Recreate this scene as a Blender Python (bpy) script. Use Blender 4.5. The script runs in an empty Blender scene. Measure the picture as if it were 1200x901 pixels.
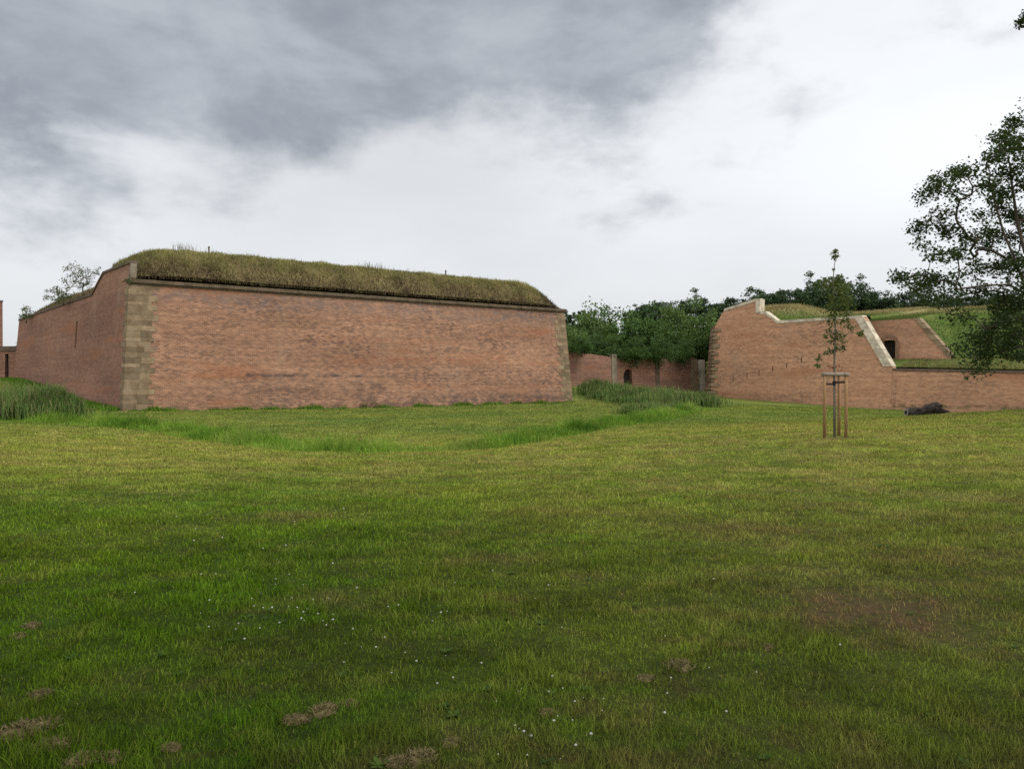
import bpy, math, numpy as np
rng = np.random.default_rng(7)
R = math.radians
sc = bpy.context.scene
COL = sc.collection
F, CX, CY, EYE = 942.0, 600.0, 450.5, 1.65

def W(px, py, d):                      # photo pixel + depth -> world point
    return np.array([(px-CX)/F*d, d, EYE+(CY-py)/F*d])

# ------------------------------------------------------------------ helpers
def link(o, parent=None):
    COL.objects.link(o)
    if parent is not None:
        o.parent = parent
    return o

def mesh(name, V, faces, mat=None, uv=None, attrs=None, smooth=False):
    """faces: list of int arrays (n,k)"""
    me = bpy.data.meshes.new(name)
    V = np.asarray(V, np.float32).reshape(-1, 3)
    faces = [np.asarray(f, np.int32) for f in faces if len(f)]
    idx = np.concatenate([f.ravel() for f in faces])
    cnt = np.concatenate([np.full(len(f), f.shape[1], np.int32) for f in faces])
    me.vertices.add(len(V)); me.vertices.foreach_set('co', V.ravel())
    me.loops.add(len(idx)); me.loops.foreach_set('vertex_index', idx)
    me.polygons.add(len(cnt))
    st = np.concatenate([[0], np.cumsum(cnt)[:-1]]).astype(np.int32)
    me.polygons.foreach_set('loop_start', st)
    me.polygons.foreach_set('loop_total', cnt)
    me.polygons.foreach_set('use_smooth', np.full(len(cnt), bool(smooth)))
    if uv is not None:
        l = me.uv_layers.new(name='UVMap')
        l.data.foreach_set('uv', np.asarray(uv, np.float32)[idx].ravel())
    for k, a in (attrs or {}).items():
        at = me.attributes.new(k, 'FLOAT', 'POINT')
        at.data.foreach_set('value', np.asarray(a, np.float32))
    me.update(calc_edges=True)
    me.validate()
    if mat:
        me.materials.append(mat)
    return me

def obj(name, me, parent=None, loc=None):
    o = bpy.data.objects.new(name, me)
    if loc is not None:
        o.location = loc
    return link(o, parent)

def tag(o, label=None, cat=None, group=None, kind=None):
    if label: o['label'] = label
    if cat: o['category'] = cat
    if group: o['group'] = group
    if kind: o['kind'] = kind
    return o

def empty(name, loc, label, cat, group=None):
    o = bpy.data.objects.new(name, None)
    o.location = tuple(float(v) for v in loc); o.empty_display_size = .3
    link(o)
    return tag(o, label, cat, group)

class MB:                               # mesh collector
    def __init__(s): s.V=[]; s.Q=[]; s.T=[]; s.U=[]; s.n=0; s.A=[]
    def add(s, V, Q=None, T=None, U=None, a=0.0):
        V=np.asarray(V,float).reshape(-1,3)
        s.V.append(V)
        if Q is not None and len(Q): s.Q.append(np.asarray(Q)+s.n)
        if T is not None and len(T): s.T.append(np.asarray(T)+s.n)
        s.U.append(np.zeros((len(V),2)) if U is None else np.asarray(U,float))
        s.A.append(np.full(len(V),a) if np.isscalar(a) else np.asarray(a,float))
        s.n+=len(V)
    def build(s, name, mat, parent=None, loc=None, smooth=False):
        f=[]
        if s.Q: f.append(np.concatenate(s.Q))
        if s.T: f.append(np.concatenate(s.T))
        V=np.concatenate(s.V)
        if loc is not None: pass
        elif parent is not None:
            V=V-np.array(parent.location)[None]
        me=mesh(name,V,f,mat,np.concatenate(s.U),{'rnd':np.concatenate(s.A)},smooth)
        return obj(name,me,parent,loc)
    def box8(s, P, U=None, a=0.0):      # P: bottom 4 ccw, top 4 ccw
        Q=[[0,3,2,1],[4,5,6,7],[0,1,5,4],[1,2,6,5],[2,3,7,6],[3,0,4,7]]
        V=[];UU=[]
        P=np.asarray(P,float)
        for q in Q:
            V+= [P[i] for i in q]; UU += [(U[i] if U is not None else (0,0)) for i in q]
        s.add(V,np.arange(24).reshape(6,4),U=UU,a=a)

def tube(mb, pts, rad, n=7, a=0.0, cap=True):
    pts=np.asarray(pts,float); rad=np.asarray(rad,float)*np.ones(len(pts))
    d=np.gradient(pts,axis=0); d/=np.linalg.norm(d,axis=1)[:,None]+1e-9
    ref=np.array([0,0,1.]) if abs(d[0,2])<.9 else np.array([1.,0,0])
    V=[]
    for p,t,r in zip(pts,d,rad):
        u=np.cross(t,ref); u/=np.linalg.norm(u)+1e-9
        v=np.cross(t,u)
        an=np.arange(n)*2*np.pi/n
        V.append(p+r*(np.cos(an)[:,None]*u+np.sin(an)[:,None]*v))
    k=len(pts); V=np.concatenate(V)
    i=np.arange(k-1)[:,None]*n; j=np.arange(n)[None]; j2=(j+1)%n
    Q=np.stack([i+j,i+j2,i+n+j2,i+n+j],-1).reshape(-1,4)
    T=None
    if cap:
        V=np.vstack([V,pts[0],pts[-1]])
        jj=np.arange(n); j3=(jj+1)%n
        T=np.vstack([np.stack([np.full(n,k*n),j3,jj],1),np.stack([np.full(n,k*n+1),(k-1)*n+jj,(k-1)*n+j3],1)])
    mb.add(V,Q,T,a=a)

def sstep(x,a,b):
    t=np.clip((np.asarray(x,float)-a)/(b-a),0,1); return t*t*(3-2*t)

_pt=np.random.default_rng(3).random((256,256))
def vnoise(x,y):                        # tileable value noise
    x=np.asarray(x,float); y=np.asarray(y,float)
    xi=np.floor(x).astype(int); yi=np.floor(y).astype(int)
    fx=x-xi; fy=y-yi; fx=fx*fx*(3-2*fx); fy=fy*fy*(3-2*fy)
    g=lambda a,b:_pt[a%256,b%256]
    return (g(xi,yi)*(1-fx)+g(xi+1,yi)*fx)*(1-fy)+(g(xi,yi+1)*(1-fx)+g(xi+1,yi+1)*fx)*fy
def fbm(x,y,o=4):
    s=0;a=.5
    for k in range(o):
        s=s+a*vnoise(np.asarray(x)*2**k+17*k,np.asarray(y)*2**k+31*k); a*=.5
    return s

# ------------------------------------------------------------------ shader helpers
class G:
    def __init__(s, nt): s.nt=nt
    def n(s, t, **kw):
        nd=s.nt.nodes.new(t)
        for k,v in kw.items(): setattr(nd,k,v)
        return nd
    def put(s, sock, v):
        if v is None: return
        if isinstance(v,bpy.types.NodeSocket): s.nt.links.new(v,sock)
        else:
            if sock.type=='RGBA' and hasattr(v,'__len__') and len(v)==3: v=(*v,1)
            sock.default_value=v
    def m(s, op, a, b=None, c=None, clamp=False):
        nd=s.n('ShaderNodeMath',operation=op,use_clamp=clamp)
        for i,v in enumerate((a,b,c)): s.put(nd.inputs[i],v)
        return nd.outputs[0]
    def vm(s, op, a, b=None):
        nd=s.n('ShaderNodeVectorMath',operation=op)
        s.put(nd.inputs[0],a); s.put(nd.inputs[1],b)
        return nd.outputs[0]
    def mix(s, f, a, b, blend='MIX'):
        nd=s.n('ShaderNodeMix',data_type='RGBA',blend_type=blend)
        s.put(nd.inputs[0],f); s.put(nd.inputs[6],a); s.put(nd.inputs[7],b)
        return nd.outputs[2]
    def noise(s, v, scale, detail=3, rough=.55, dist=0.0):
        nd=s.n('ShaderNodeTexNoise'); s.put(nd.inputs['Vector'],v)
        nd.inputs['Scale'].default_value=scale; nd.inputs['Detail'].default_value=detail
        nd.inputs['Roughness'].default_value=rough; nd.inputs['Distortion'].default_value=dist
        return nd.outputs[0]
    def rng(s, v, a, b, c=0., d=1., smooth=True):
        nd=s.n('ShaderNodeMapRange',interpolation_type='SMOOTHSTEP' if smooth else 'LINEAR')
        s.put(nd.inputs[0],v)
        for i,x in enumerate((a,b,c,d)): s.put(nd.inputs[i+1],x)
        return nd.outputs[0]
    def scale(s, v, sx,sy,sz=1., off=(0,0,0)):
        nd=s.n('ShaderNodeMapping'); s.put(nd.inputs[0],v)
        nd.inputs['Scale'].default_value=(sx,sy,sz); nd.inputs['Location'].default_value=off
        return nd.outputs[0]
    def sep(s, v):
        nd=s.n('ShaderNodeSeparateXYZ'); s.put(nd.inputs[0],v); return nd.outputs
    def comb(s, x,y,z=0.):
        nd=s.n('ShaderNodeCombineXYZ')
        for i,v in enumerate((x,y,z)): s.put(nd.inputs[i],v)
        return nd.outputs[0]
    def attr(s, name): return s.n('ShaderNodeAttribute',attribute_name=name).outputs['Fac']
    def pos(s): return s.n('ShaderNodeNewGeometry').outputs['Position']
    def bump(s, h, strength=.3, dist=.02):
        nd=s.n('ShaderNodeBump'); nd.inputs['Strength'].default_value=strength
        nd.inputs['Distance'].default_value=dist; s.put(nd.inputs['Height'],h); return nd.outputs[0]

def newmat(name):
    m=bpy.data.materials.new(name); m.use_nodes=True
    m.node_tree.nodes.clear()
    return m, G(m.node_tree)
def finish(m,g,col,rough=.9,normal=None,transl=0.0,tcol=None,spec=.2):
    out=g.n('ShaderNodeOutputMaterial')
    p=g.n('ShaderNodeBsdfPrincipled')
    g.put(p.inputs['Base Color'],col); g.put(p.inputs['Roughness'],rough)
    p.inputs['Specular IOR Level'].default_value=spec
    if normal is not None: g.put(p.inputs['Normal'],normal)
    sh=p.outputs[0]
    if transl>0:
        t=g.n('ShaderNodeBsdfTranslucent'); g.put(t.inputs[0],tcol if tcol is not None else col)
        mx=g.n('ShaderNodeMixShader'); mx.inputs[0].default_value=transl
        g.nt.links.new(sh,mx.inputs[1]); g.nt.links.new(t.outputs[0],mx.inputs[2]); sh=mx.outputs[0]
    g.nt.links.new(sh,out.inputs[0])
    return m

def brick_mat(name, c1, c2, mortar, dark=.5, stains=(), off=(0,0,0), tone=(.78,1.12)):
    m,g=newmat(name)
    uv=g.n('ShaderNodeUVMap').outputs[0]
    uv=g.scale(uv,1,1,1,off)
    raw=g.n('ShaderNodeUVMap').outputs[0]
    b=g.n('ShaderNodeTexBrick',offset=.5); g.put(b.inputs['Vector'],uv)
    b.inputs['Color1'].default_value=(*c1,1); b.inputs['Color2'].default_value=(*c2,1); b.inputs['Mortar'].default_value=(*mortar,1)
    for k,v in (('Scale',1),('Mortar Size',.016),('Brick Width',.34),('Row Height',.15),('Mortar Smooth',.2),('Bias',0)): b.inputs[k].default_value=v
    col=b.outputs[0]
    # burnt headers: another random per-brick pick, gathered in patches
    b2=g.n('ShaderNodeTexBrick',offset=.5); g.put(b2.inputs['Vector'],g.scale(uv,1,1,1,(3.3,1.7,0)))
    b2.inputs['Color1'].default_value=(0,0,0,1); b2.inputs['Color2'].default_value=(1,1,1,1); b2.inputs['Mortar'].default_value=(.4,.4,.4,1)
    for k,v in (('Scale',1),('Mortar Size',.004),('Brick Width',.34),('Row Height',.15),('Bias',0)): b2.inputs[k].default_value=v
    patch=g.rng(g.noise(g.scale(uv,.12,.28),1.0,4,.6),.42,.66)
    pick=g.rng(b2.outputs[0],.50,.85)
    col=g.mix(g.m('MULTIPLY',g.m('MULTIPLY',pick,g.m('MULTIPLY_ADD',patch,.75,.35)),dark),col,(.085,.062,.06))
    # broad tone bands, stretched along the courses
    t1=g.rng(g.noise(g.scale(uv,.06,.35),1.0,4,.6),.3,.7,tone[0],tone[1])
    t2=g.rng(g.noise(g.scale(uv,1.1,2.6),1.0,3,.6),.25,.75,.84,1.14)
    t3=g.rng(g.noise(g.scale(uv,.05,3.2,1,(5,9,0)),1.0,4,.7),.3,.7,.88,1.10)
    tv=g.m('MULTIPLY',g.m('MULTIPLY',t1,t2),t3)
    col=g.mix(1.0,col,g.comb(tv,tv,tv),'MULTIPLY')
    red=g.rng(g.noise(g.scale(uv,.09,.55,1,(11,5,0)),1.0,4,.6),.52,.72)
    col=g.mix(g.m('MULTIPLY',red,.5),col,(.30,.115,.055))
    pale=g.rng(g.noise(g.scale(uv,.35,.10,1,(31,2,0)),1.0,5,.65),.52,.75)
    col=g.mix(g.m('MULTIPLY',pale,.35),col,(.34,.24,.17))
    x,y,_=g.sep(raw)
    blot=g.noise(g.scale(raw,.9,1.4),1.0,5,.7)
    for (u0,u1,z0,z1,soft,st,cc) in stains:
        mu=g.m('MULTIPLY',g.rng(x,u0-soft*2,u0+soft*2),g.rng(x,u1-soft*2,u1+soft*2,1,0))
        mz=g.m('MULTIPLY',g.rng(y,z0-soft,z0+soft),g.rng(y,z1-soft,z1+soft,1,0))
        k=g.m('MULTIPLY',g.m('MULTIPLY',mu,mz),g.rng(blot,.40,.60,.1,1))
        col=g.mix(g.m('MULTIPLY',k,st),col,cc)
    nm=g.bump(b.outputs[1],.35,-.015)
    return finish(m,g,col,.92,nm)

def simple_mat(name, c1, c2, sc1=3., rough=.85, bump=.3, bscale=20., island=0.0, stretch=(1,1,1), attr=False):
    m,g=newmat(name)
    p=g.n('ShaderNodeTexCoord').outputs['Object']
    p=g.scale(p,*stretch)
    f=g.rng(g.noise(p,sc1,5,.65),.3,.7)
    col=g.mix(f,c1,c2)
    if island or attr:
        r=g.n('ShaderNodeNewGeometry').outputs['Random Per Island'] if island else g.attr('rnd')
        k=g.rng(r,0,1,1-(island or .25),1+(island or .25),False)
        col=g.mix(1.0,col,g.comb(k,k,k),'MULTIPLY')
    nm=g.bump(g.noise(p,bscale,4,.6),bump,.02)
    return finish(m,g,col,rough,nm)

def leaf_mat(name, c1, c2, c3, transl=.3):
    m,g=newmat(name)
    r=g.attr('rnd')
    oi=g.n('ShaderNodeObjectInfo').outputs['Random']
    col=g.mix(g.rng(r,.0,.75),c1,c2)
    col=g.mix(g.m('MULTIPLY',g.rng(r,.8,1.),.7),col,c3)
    k=g.rng(oi,0,1,.8,1.2,False)
    col=g.mix(1.0,col,g.comb(k,k,g.m('MULTIPLY',k,.95)),'MULTIPLY')
    return finish(m,g,col,.6,None,transl,g.mix(.5,col,c3),.25)

# lawn colour by place (shared by soil sheet and blades)
BARE=[(20.0,1.1,.9,'placeholder')]
def lawn_colour(g, blade):
    x,y,_=g.sep(g.pos())
    p=g.comb(x,y,0.)
    a=g.rng(g.noise(p,.13,4,.55),.36,.62)
    b=g.rng(g.noise(g.scale(p,1,1,1,(40,9,0)),.55,4,.6),.38,.66)
    c=g.rng(g.noise(g.scale(p,1,1,1,(7,70,0)),2.3,4,.65),.45,.72)
    green=g.mix(a,(.046,.108,.003),(.100,.142,.012))
    green=g.mix(g.m('MULTIPLY',b,.6),green,(.056,.098,.006))
    # more olive, drier turf towards the right and the middle distance
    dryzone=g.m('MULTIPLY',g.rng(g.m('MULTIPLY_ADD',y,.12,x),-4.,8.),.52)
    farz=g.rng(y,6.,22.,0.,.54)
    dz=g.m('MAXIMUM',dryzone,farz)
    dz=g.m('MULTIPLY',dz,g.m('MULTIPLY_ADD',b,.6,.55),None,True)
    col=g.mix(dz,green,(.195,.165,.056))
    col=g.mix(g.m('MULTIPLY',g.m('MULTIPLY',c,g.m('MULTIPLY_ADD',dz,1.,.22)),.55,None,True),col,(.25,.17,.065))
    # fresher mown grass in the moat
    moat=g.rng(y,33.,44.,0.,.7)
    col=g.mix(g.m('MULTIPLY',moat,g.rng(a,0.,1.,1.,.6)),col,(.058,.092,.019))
    # patchy turf: pale worn tufts and lush dark ones
    v1=g.rng(g.noise(g.scale(p,1,1.25,1,(3,19,0)),.8,4,.6),.32,.68,.90,1.38)
    v2=g.rng(g.noise(g.scale(p,1,1.2,1,(13,29,0)),3.4,3,.6),.3,.7,.86,1.24)
    v3=g.rng(y,4.,16.,1.04,1.55)  # foreground shade put into the colour: turf darker near the viewpoint
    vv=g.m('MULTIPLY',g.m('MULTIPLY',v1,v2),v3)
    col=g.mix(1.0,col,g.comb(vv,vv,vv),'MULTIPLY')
    thatch=g.rng(g.noise(g.scale(p,1,1.6,1,(23,2,0)),1.1,5,.7),.56,.70)
    col=g.mix(g.m('MULTIPLY',thatch,g.m('MULTIPLY_ADD',dz,.75,.2)),col,(.21,.145,.065))
    # faint mowing lanes
    st=g.m('SINE',g.m('MULTIPLY',g.m('ADD',g.m('MULTIPLY',x,.25),g.m('MULTIPLY_ADD',g.noise(p,.1,2),5.,y)),2.2))
    k=g.m('MULTIPLY_ADD',st,g.rng(y,8.,20.,.0,.05),1.)
    col=g.mix(1.0,col,g.comb(k,k,k),'MULTIPLY')
    # scuffed bare patches
    for (bx,by,rx,ry,s) in PATCHES:
        dx=g.m('DIVIDE',g.m('SUBTRACT',x,bx),rx); dy=g.m('DIVIDE',g.m('SUBTRACT',y,by),ry)
        dd=g.m('SQRT',g.m('ADD',g.m('MULTIPLY',dx,dx),g.m('MULTIPLY',dy,dy)))
        dd=g.m('ADD',dd,g.m('MULTIPLY_ADD',g.noise(p,3.,4),2.2,-1.1))
        col=g.mix(g.m('MULTIPLY',g.rng(dd,.1,1.35,1,0),g.m('MULTIPLY',s,g.rng(g.noise(p,7.,3),.3,.6,.35,.95))),col,(.23,.155,.07))
    return col, p

# ------------------------------------------------------------------ terrain
cp=[]
def c(px,py,d): cp.append(W(px,py,d))
for x,y,z in [(0,2,0),(-5,3,.0),(5,3,0),(0,-15,.3),(-25,-5,.2),(25,-5,.4),(0,11,-.10),(-8,11,-.08),(8,11,.0),(0,19,-.34),(-11,18,-.18),(10,19,-.12),(18,24,.2),(36,50,-.35),(29,48,-.55),(46,56,-.35),(40,47,.1),(52,50,.35),(22,46,-.5),(-20,28,-.30),
              (-70,40,0),(-95,80,.5),(70,45,.9),(95,70,.8),(30,60,-.75),(42,70,-.95),(60,66,-.7),(0,135,2.2),(60,140,1.5),(-110,130,1.),(110,140,1.5),(-30,140,1.5),(24,36,.33),(34,38,.75),(46,42,.8),(16,60,-.75),(20,80,-.65)]:
    cp.append(np.array([x,y,z],float))
c(978,512,24.5); c(1200,480,38); c(1100,486,38); c(1060,490,38); c(900,497,36)
c(400,524,32); c(200,500,46); c(560,520,32); c(700,499,45); c(790,484,65); c(60,495,48); c(400,500,46); c(600,500,46); c(300,486,60); c(0,499,40)
c(144,482,62.8); c(671,471,89); c(400,478,74); c(670,453,103); c(830,465,106); c(1041,480,90); c(928,472,99); c(1150,484,84); c(61,456,84); c(100,470,73); c(20,446,97)
cp=np.array(cp)
def _k(r2): return np.where(r2>1e-9,.5*r2*np.log(np.maximum(r2,1e-9)),0)
_S=30.
_P=cp[:,:2]/_S
_K=_k(((_P[:,None]-_P[None])**2).sum(-1))+np.eye(len(_P))*.004
_Q=np.hstack([np.ones((len(_P),1)),_P])
_M=np.block([[_K,_Q],[_Q.T,np.zeros((3,3))]])
_w=np.linalg.solve(_M,np.concatenate([cp[:,2],np.zeros(3)]))
DITCH=np.array([W(*p)[:2] for p in [(-60,486,54),(30,489,50),(90,492,47.5),(200,501,42.5),(300,518,33.5),(400,531,29.2),(480,533,28.7),(560,527,29.8),(640,513,35.5),(700,497,45),(760,487,56),(800,479,72),(815,470,90)]])
def polydist(x,y,L):
    x=np.asarray(x,float);y=np.asarray(y,float)
    best=np.full(x.shape,1e9)
    for a,b in zip(L[:-1],L[1:]):
        ab=b-a; t=np.clip(((x-a[0])*ab[0]+(y-a[1])*ab[1])/(ab@ab),0,1)
        best=np.minimum(best,np.hypot(x-a[0]-t*ab[0],y-a[1]-t*ab[1]))
    return best
def hgt(x,y):
    x=np.asarray(x,float);y=np.asarray(y,float); sh=x.shape
    xf=x.ravel();yf=y.ravel(); out=np.empty(len(xf))
    for i in range(0,len(xf),40000):
        q=np.stack([xf[i:i+40000],yf[i:i+40000]],1)/_S
        out[i:i+40000]=_k(((q[:,None]-_P[None])**2).sum(-1))@_w[:-3]+_w[-3]+q@_w[-2:]
    out=out.reshape(sh)
    out=np.clip(out,-1.6,2.6)
    r=np.hypot(x,y-50)
    out=out*(1-sstep(r,90,170))
    out=out-.26*np.exp(-(polydist(x,y,DITCH)/1.1)**2)
    out=out+.035*(fbm(x*.5,y*.5)-.5)*2*sstep(y,1,6)+.06*(fbm(x*.12+5,y*.12)-.5)
    out=out+9.*sstep(y,122,150)*sstep(x,-25,5)
    return out
def ground_hit(px,py):                   # where the sight line of a photo pixel meets the lawn
    d=np.linspace(2.5,70,3000)
    zz=hgt((px-CX)/F*d,d)
    k=np.argmax(EYE-(py-CY)/F*d<zz)
    return np.array([(px-CX)/F*d[k],d[k],zz[k]])

PATCHES=[]
for px,py,rx,ry,s in [(1025,718,.75,.75,1.),(975,514,.75,.5,.9),(600,560,2.5,.6,.3),(660,600,1.5,.8,.3),(880,620,1.6,.5,.35),(400,700,.5,.4,.45),(580,655,.8,.4,.4),(930,500,1.6,.8,.35),(345,605,.9,.5,.5),(1100,650,1.2,.5,.35),(820,480,2.,1.6,.5)]:
    q=ground_hit(px,py); PATCHES.append((q[0],q[1],rx,ry,s))

# ------------------------------------------------------------------ materials
BRK=dict(c1=(.235,.108,.062),c2=(.38,.19,.115),mortar=(.35,.265,.19))
M={}
DK=(.075,.055,.05)
M['brick_left']=brick_mat('brick_left',**BRK,dark=.62,stains=[(9.5,20,2.3,2.58,.08,.85,DK),(9.5,21,.2,2.2,.3,.28,DK),(19.8,22.4,-.6,1.9,.35,.6,DK),(22,44.5,-.8,.55,.3,.6,DK),(-1,22,-.9,-.1,.15,.6,(.06,.06,.03)),(25,43,-.5,1.2,.4,.25,DK),(1,46,8.2,9.6,.5,.5,(.16,.13,.125)),(14,31,5.6,6.1,.3,.35,(.25,.09,.045)),(17,36,3.6,4.3,.3,.45,(.25,.09,.045))])
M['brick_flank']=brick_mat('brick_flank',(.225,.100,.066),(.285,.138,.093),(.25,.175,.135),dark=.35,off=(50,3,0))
M['brick_right']=brick_mat('brick_right',(.41,.195,.112),(.49,.26,.155),(.44,.32,.22),dark=.4,off=(23,7,0),tone=(.85,1.1),
    stains=[(-33,-4.2,-.95,-.5,.1,.75,(.10,.085,.035)),(-33,-15,-1.2,-.6,.2,.6,(.09,.08,.035)),(-4.5,-4.15,-2,2.2,.05,.5,DK),(6,19,-.6,.6,.3,.3,DK)])
M['brick_casemate']=brick_mat('brick_casemate',(.40,.19,.11),(.47,.25,.15),(.42,.31,.22),dark=.3,off=(3,17,0))
M['brick_curtain']=brick_mat('brick_curtain',(.24,.105,.075),(.30,.15,.105),(.27,.2,.15),dark=.45,off=(13,1,0),tone=(.6,1.1))
M['stone']=simple_mat('sandstone',(.165,.115,.068),(.255,.195,.125),1.6,.9,.6,14,island=.32)
M['stone_dark']=simple_mat('weathered_sandstone',(.14,.115,.085),(.25,.21,.155),1.4,.9,.5,12,island=.3)
M['cornice']=simple_mat('cornice_stone',(.075,.056,.036),(.14,.105,.068),1.5,.95,.5,14)
M['coping']=simple_mat('pale_coping',(.34,.295,.22),(.62,.55,.43),1.5,.85,.5,9,island=.13)
M['coping_dark']=simple_mat('brown_coping',(.09,.065,.05),(.15,.11,.085),1.5,.95,.3,9)
M['dark']=simple_mat('dark_recess',(.02,.016,.013),(.035,.028,.022),2,.95,.1)
M['bark']=simple_mat('bark',(.045,.036,.028),(.10,.083,.065),6,.95,.8,25,stretch=(1,1,.25))
M['bark_young']=simple_mat('young_bark',(.11,.095,.075),(.19,.165,.13),9,.9,.5,40,stretch=(1,1,.3))
M['wood']=simple_mat('stake_wood',(.20,.115,.052),(.30,.185,.09),7,.8,.3,30,stretch=(1,1,.1),island=.12)
M['wood_grey']=simple_mat('weathered_rail',(.20,.16,.125),(.32,.27,.22),7,.85,.3,30,stretch=(.3,1,1))
M['strap']=simple_mat('dark_strap',(.015,.015,.015),(.03,.028,.026),9,.7,.1)
M['log']=simple_mat('log_wood',(.018,.014,.012),(.085,.068,.058),5,.95,1.,16,stretch=(.35,1,1))
M['log_cut']=simple_mat('log_cut',(.22,.19,.16),(.36,.32,.28),9,.9,.4,30)
M['leaf_oak']=leaf_mat('leaf_oak',(.015,.032,.008),(.036,.064,.015),(.085,.125,.028),.28)
M['leaf_wood']=leaf_mat('leaf_wood',(.024,.046,.022),(.050,.088,.034),(.08,.12,.045),.25)
M['leaf_bush']=leaf_mat('leaf_bush',(.026,.064,.019),(.075,.150,.034),(.15,.225,.055),.33)
M['leaf_bush_light']=leaf_mat('leaf_bush_light',(.06,.115,.028),(.12,.195,.05),(.18,.24,.07),.33)
M['leaf_young']=leaf_mat('leaf_young',(.05,.075,.018),(.085,.115,.028),(.14,.16,.045),.35)
M['leaf_rust']=leaf_mat('leaf_rust',(.20,.07,.03),(.26,.09,.04),(.30,.12,.05),.3)
M['leaf_shrub']=leaf_mat('leaf_shrub',(.05,.075,.03),(.08,.11,.04),(.12,.15,.06),.35)
M['leaf_dark_shrub']=leaf_mat('leaf_weed',(.04,.07,.015),(.07,.10,.02),(.10,.13,.03),.3)
M['weed']=leaf_mat('weed_leaf',(.035,.08,.008),(.07,.13,.012),(.11,.17,.02),.3)
M['flower']=simple_mat('clover_white',(.34,.34,.30),(.46,.46,.41),20,.8,.1)

def grass_blade_mat(name, cols, transl=.3):
    m,g=newmat(name)
    r=g.attr('rnd')
    cr=g.n('ShaderNodeValToRGB'); g.put(cr.inputs[0],r)
    el=cr.color_ramp.elements
    for i,cc in enumerate(cols):
        pos_=i/(len(cols)-1)
        e=el[i] if i<2 else el.new(pos_)
        e.position=pos_; e.color=(*cc,1)
    p=g.pos()
    k=g.rng(g.noise(p,.35,3),.3,.7,.75,1.2)
    col=g.mix(1.0,cr.outputs[0],g.comb(k,k,k),'MULTIPLY')
    return finish(m,g,col,.7,None,transl,None,.15)
M['ditch_grass']=grass_blade_mat('ditch_grass',[(.045,.115,.012),(.115,.235,.020),(.19,.31,.035),(.27,.34,.07)],.35)
M['reed']=grass_blade_mat('reed',[(.050,.100,.024),(.095,.170,.042),(.15,.22,.055),(.29,.25,.13)],.3)
M['dry_grass']=grass_blade_mat('dry_grass',[(.075,.054,.033),(.125,.092,.046),(.150,.148,.048),(.205,.205,.066),(.36,.31,.13)],.25)
M['bank_grass']=grass_blade_mat('bank_grass',[(.058,.104,.018),(.095,.138,.030),(.18,.175,.06),(.34,.28,.13)],.25)
M['clip']=grass_blade_mat('clip',[(.085,.068,.030),(.155,.125,.055),(.28,.225,.11)],.15)

m,g=newmat('lawn_soil')
col,p=lawn_colour(g,False)
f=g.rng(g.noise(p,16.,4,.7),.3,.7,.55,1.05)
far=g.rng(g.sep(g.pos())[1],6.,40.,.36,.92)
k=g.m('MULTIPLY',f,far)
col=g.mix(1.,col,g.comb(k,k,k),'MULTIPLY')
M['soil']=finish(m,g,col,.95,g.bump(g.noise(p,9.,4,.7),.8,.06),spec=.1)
m,g=newmat('lawn_blades')
col,p=lawn_colour(g,True)
r=g.attr('rnd')
col=g.mix(g.rng(r,.72,1.,0,.75),col,(.27,.225,.075))
k=g.rng(r,0.,.7,.62,1.5,False)
col=g.mix(1.,col,g.comb(k,k,k),'MULTIPLY')
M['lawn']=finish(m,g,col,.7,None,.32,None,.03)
m,g=newmat('mound_earth')
p=g.pos()
col=g.mix(g.rng(g.noise(p,.6,5,.65),.3,.7),(.10,.075,.04),(.17,.14,.06))
M['mound']=finish(m,g,col,.95,g.bump(g.noise(p,4.,4,.7),1.,.12),spec=.1)
m,g=newmat('bank_turf')
p=g.pos(); z=g.sep(p)[2]
col=g.mix(g.rng(g.noise(p,.5,5,.65),.3,.7),(.065,.112,.020),(.115,.145,.036))
dry=g.m('MULTIPLY',g.rng(z,10.2,11.6),g.rng(g.noise(p,.16,4,.6),.35,.6,.35,1.))
col=g.mix(dry,col,(.26,.22,.10))
M['bank']=finish(m,g,col,.95,g.bump(g.noise(p,3.,4,.7),1.,.1),spec=.1)

# ------------------------------------------------------------------ ground sheet
def lines(a,b,s): return list(np.arange(a,b,s))
xs=np.array([-3000,-1500,-700,-350,-200]+lines(-150,-45,3)+lines(-45,55,.6)+lines(55,150,3)+[150,200,350,700,1500,3000.])
ys=np.array([-3000,-1500,-700,-300,-120,-60,-40]+lines(-30,-2,2)+lines(-2,60,.5)+lines(60,120,.9)+lines(120,240,4)+[240,300,500,900,1600,3000.])
X,Y=np.meshgrid(xs,ys)
Z=hgt(X,Y)
nx,ny=len(xs),len(ys)
ii=np.arange(ny-1)[:,None]*nx+np.arange(nx-1)[None]
Qd=np.stack([ii,ii+1,ii+nx+1,ii+nx],-1).reshape(-1,4)
tag(obj('ground',mesh('ground',np.stack([X,Y,Z],-1),[Qd],M['soil'],smooth=True)),'wide mown lawn dipping into the dry moat','lawn',kind='structure')

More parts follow.
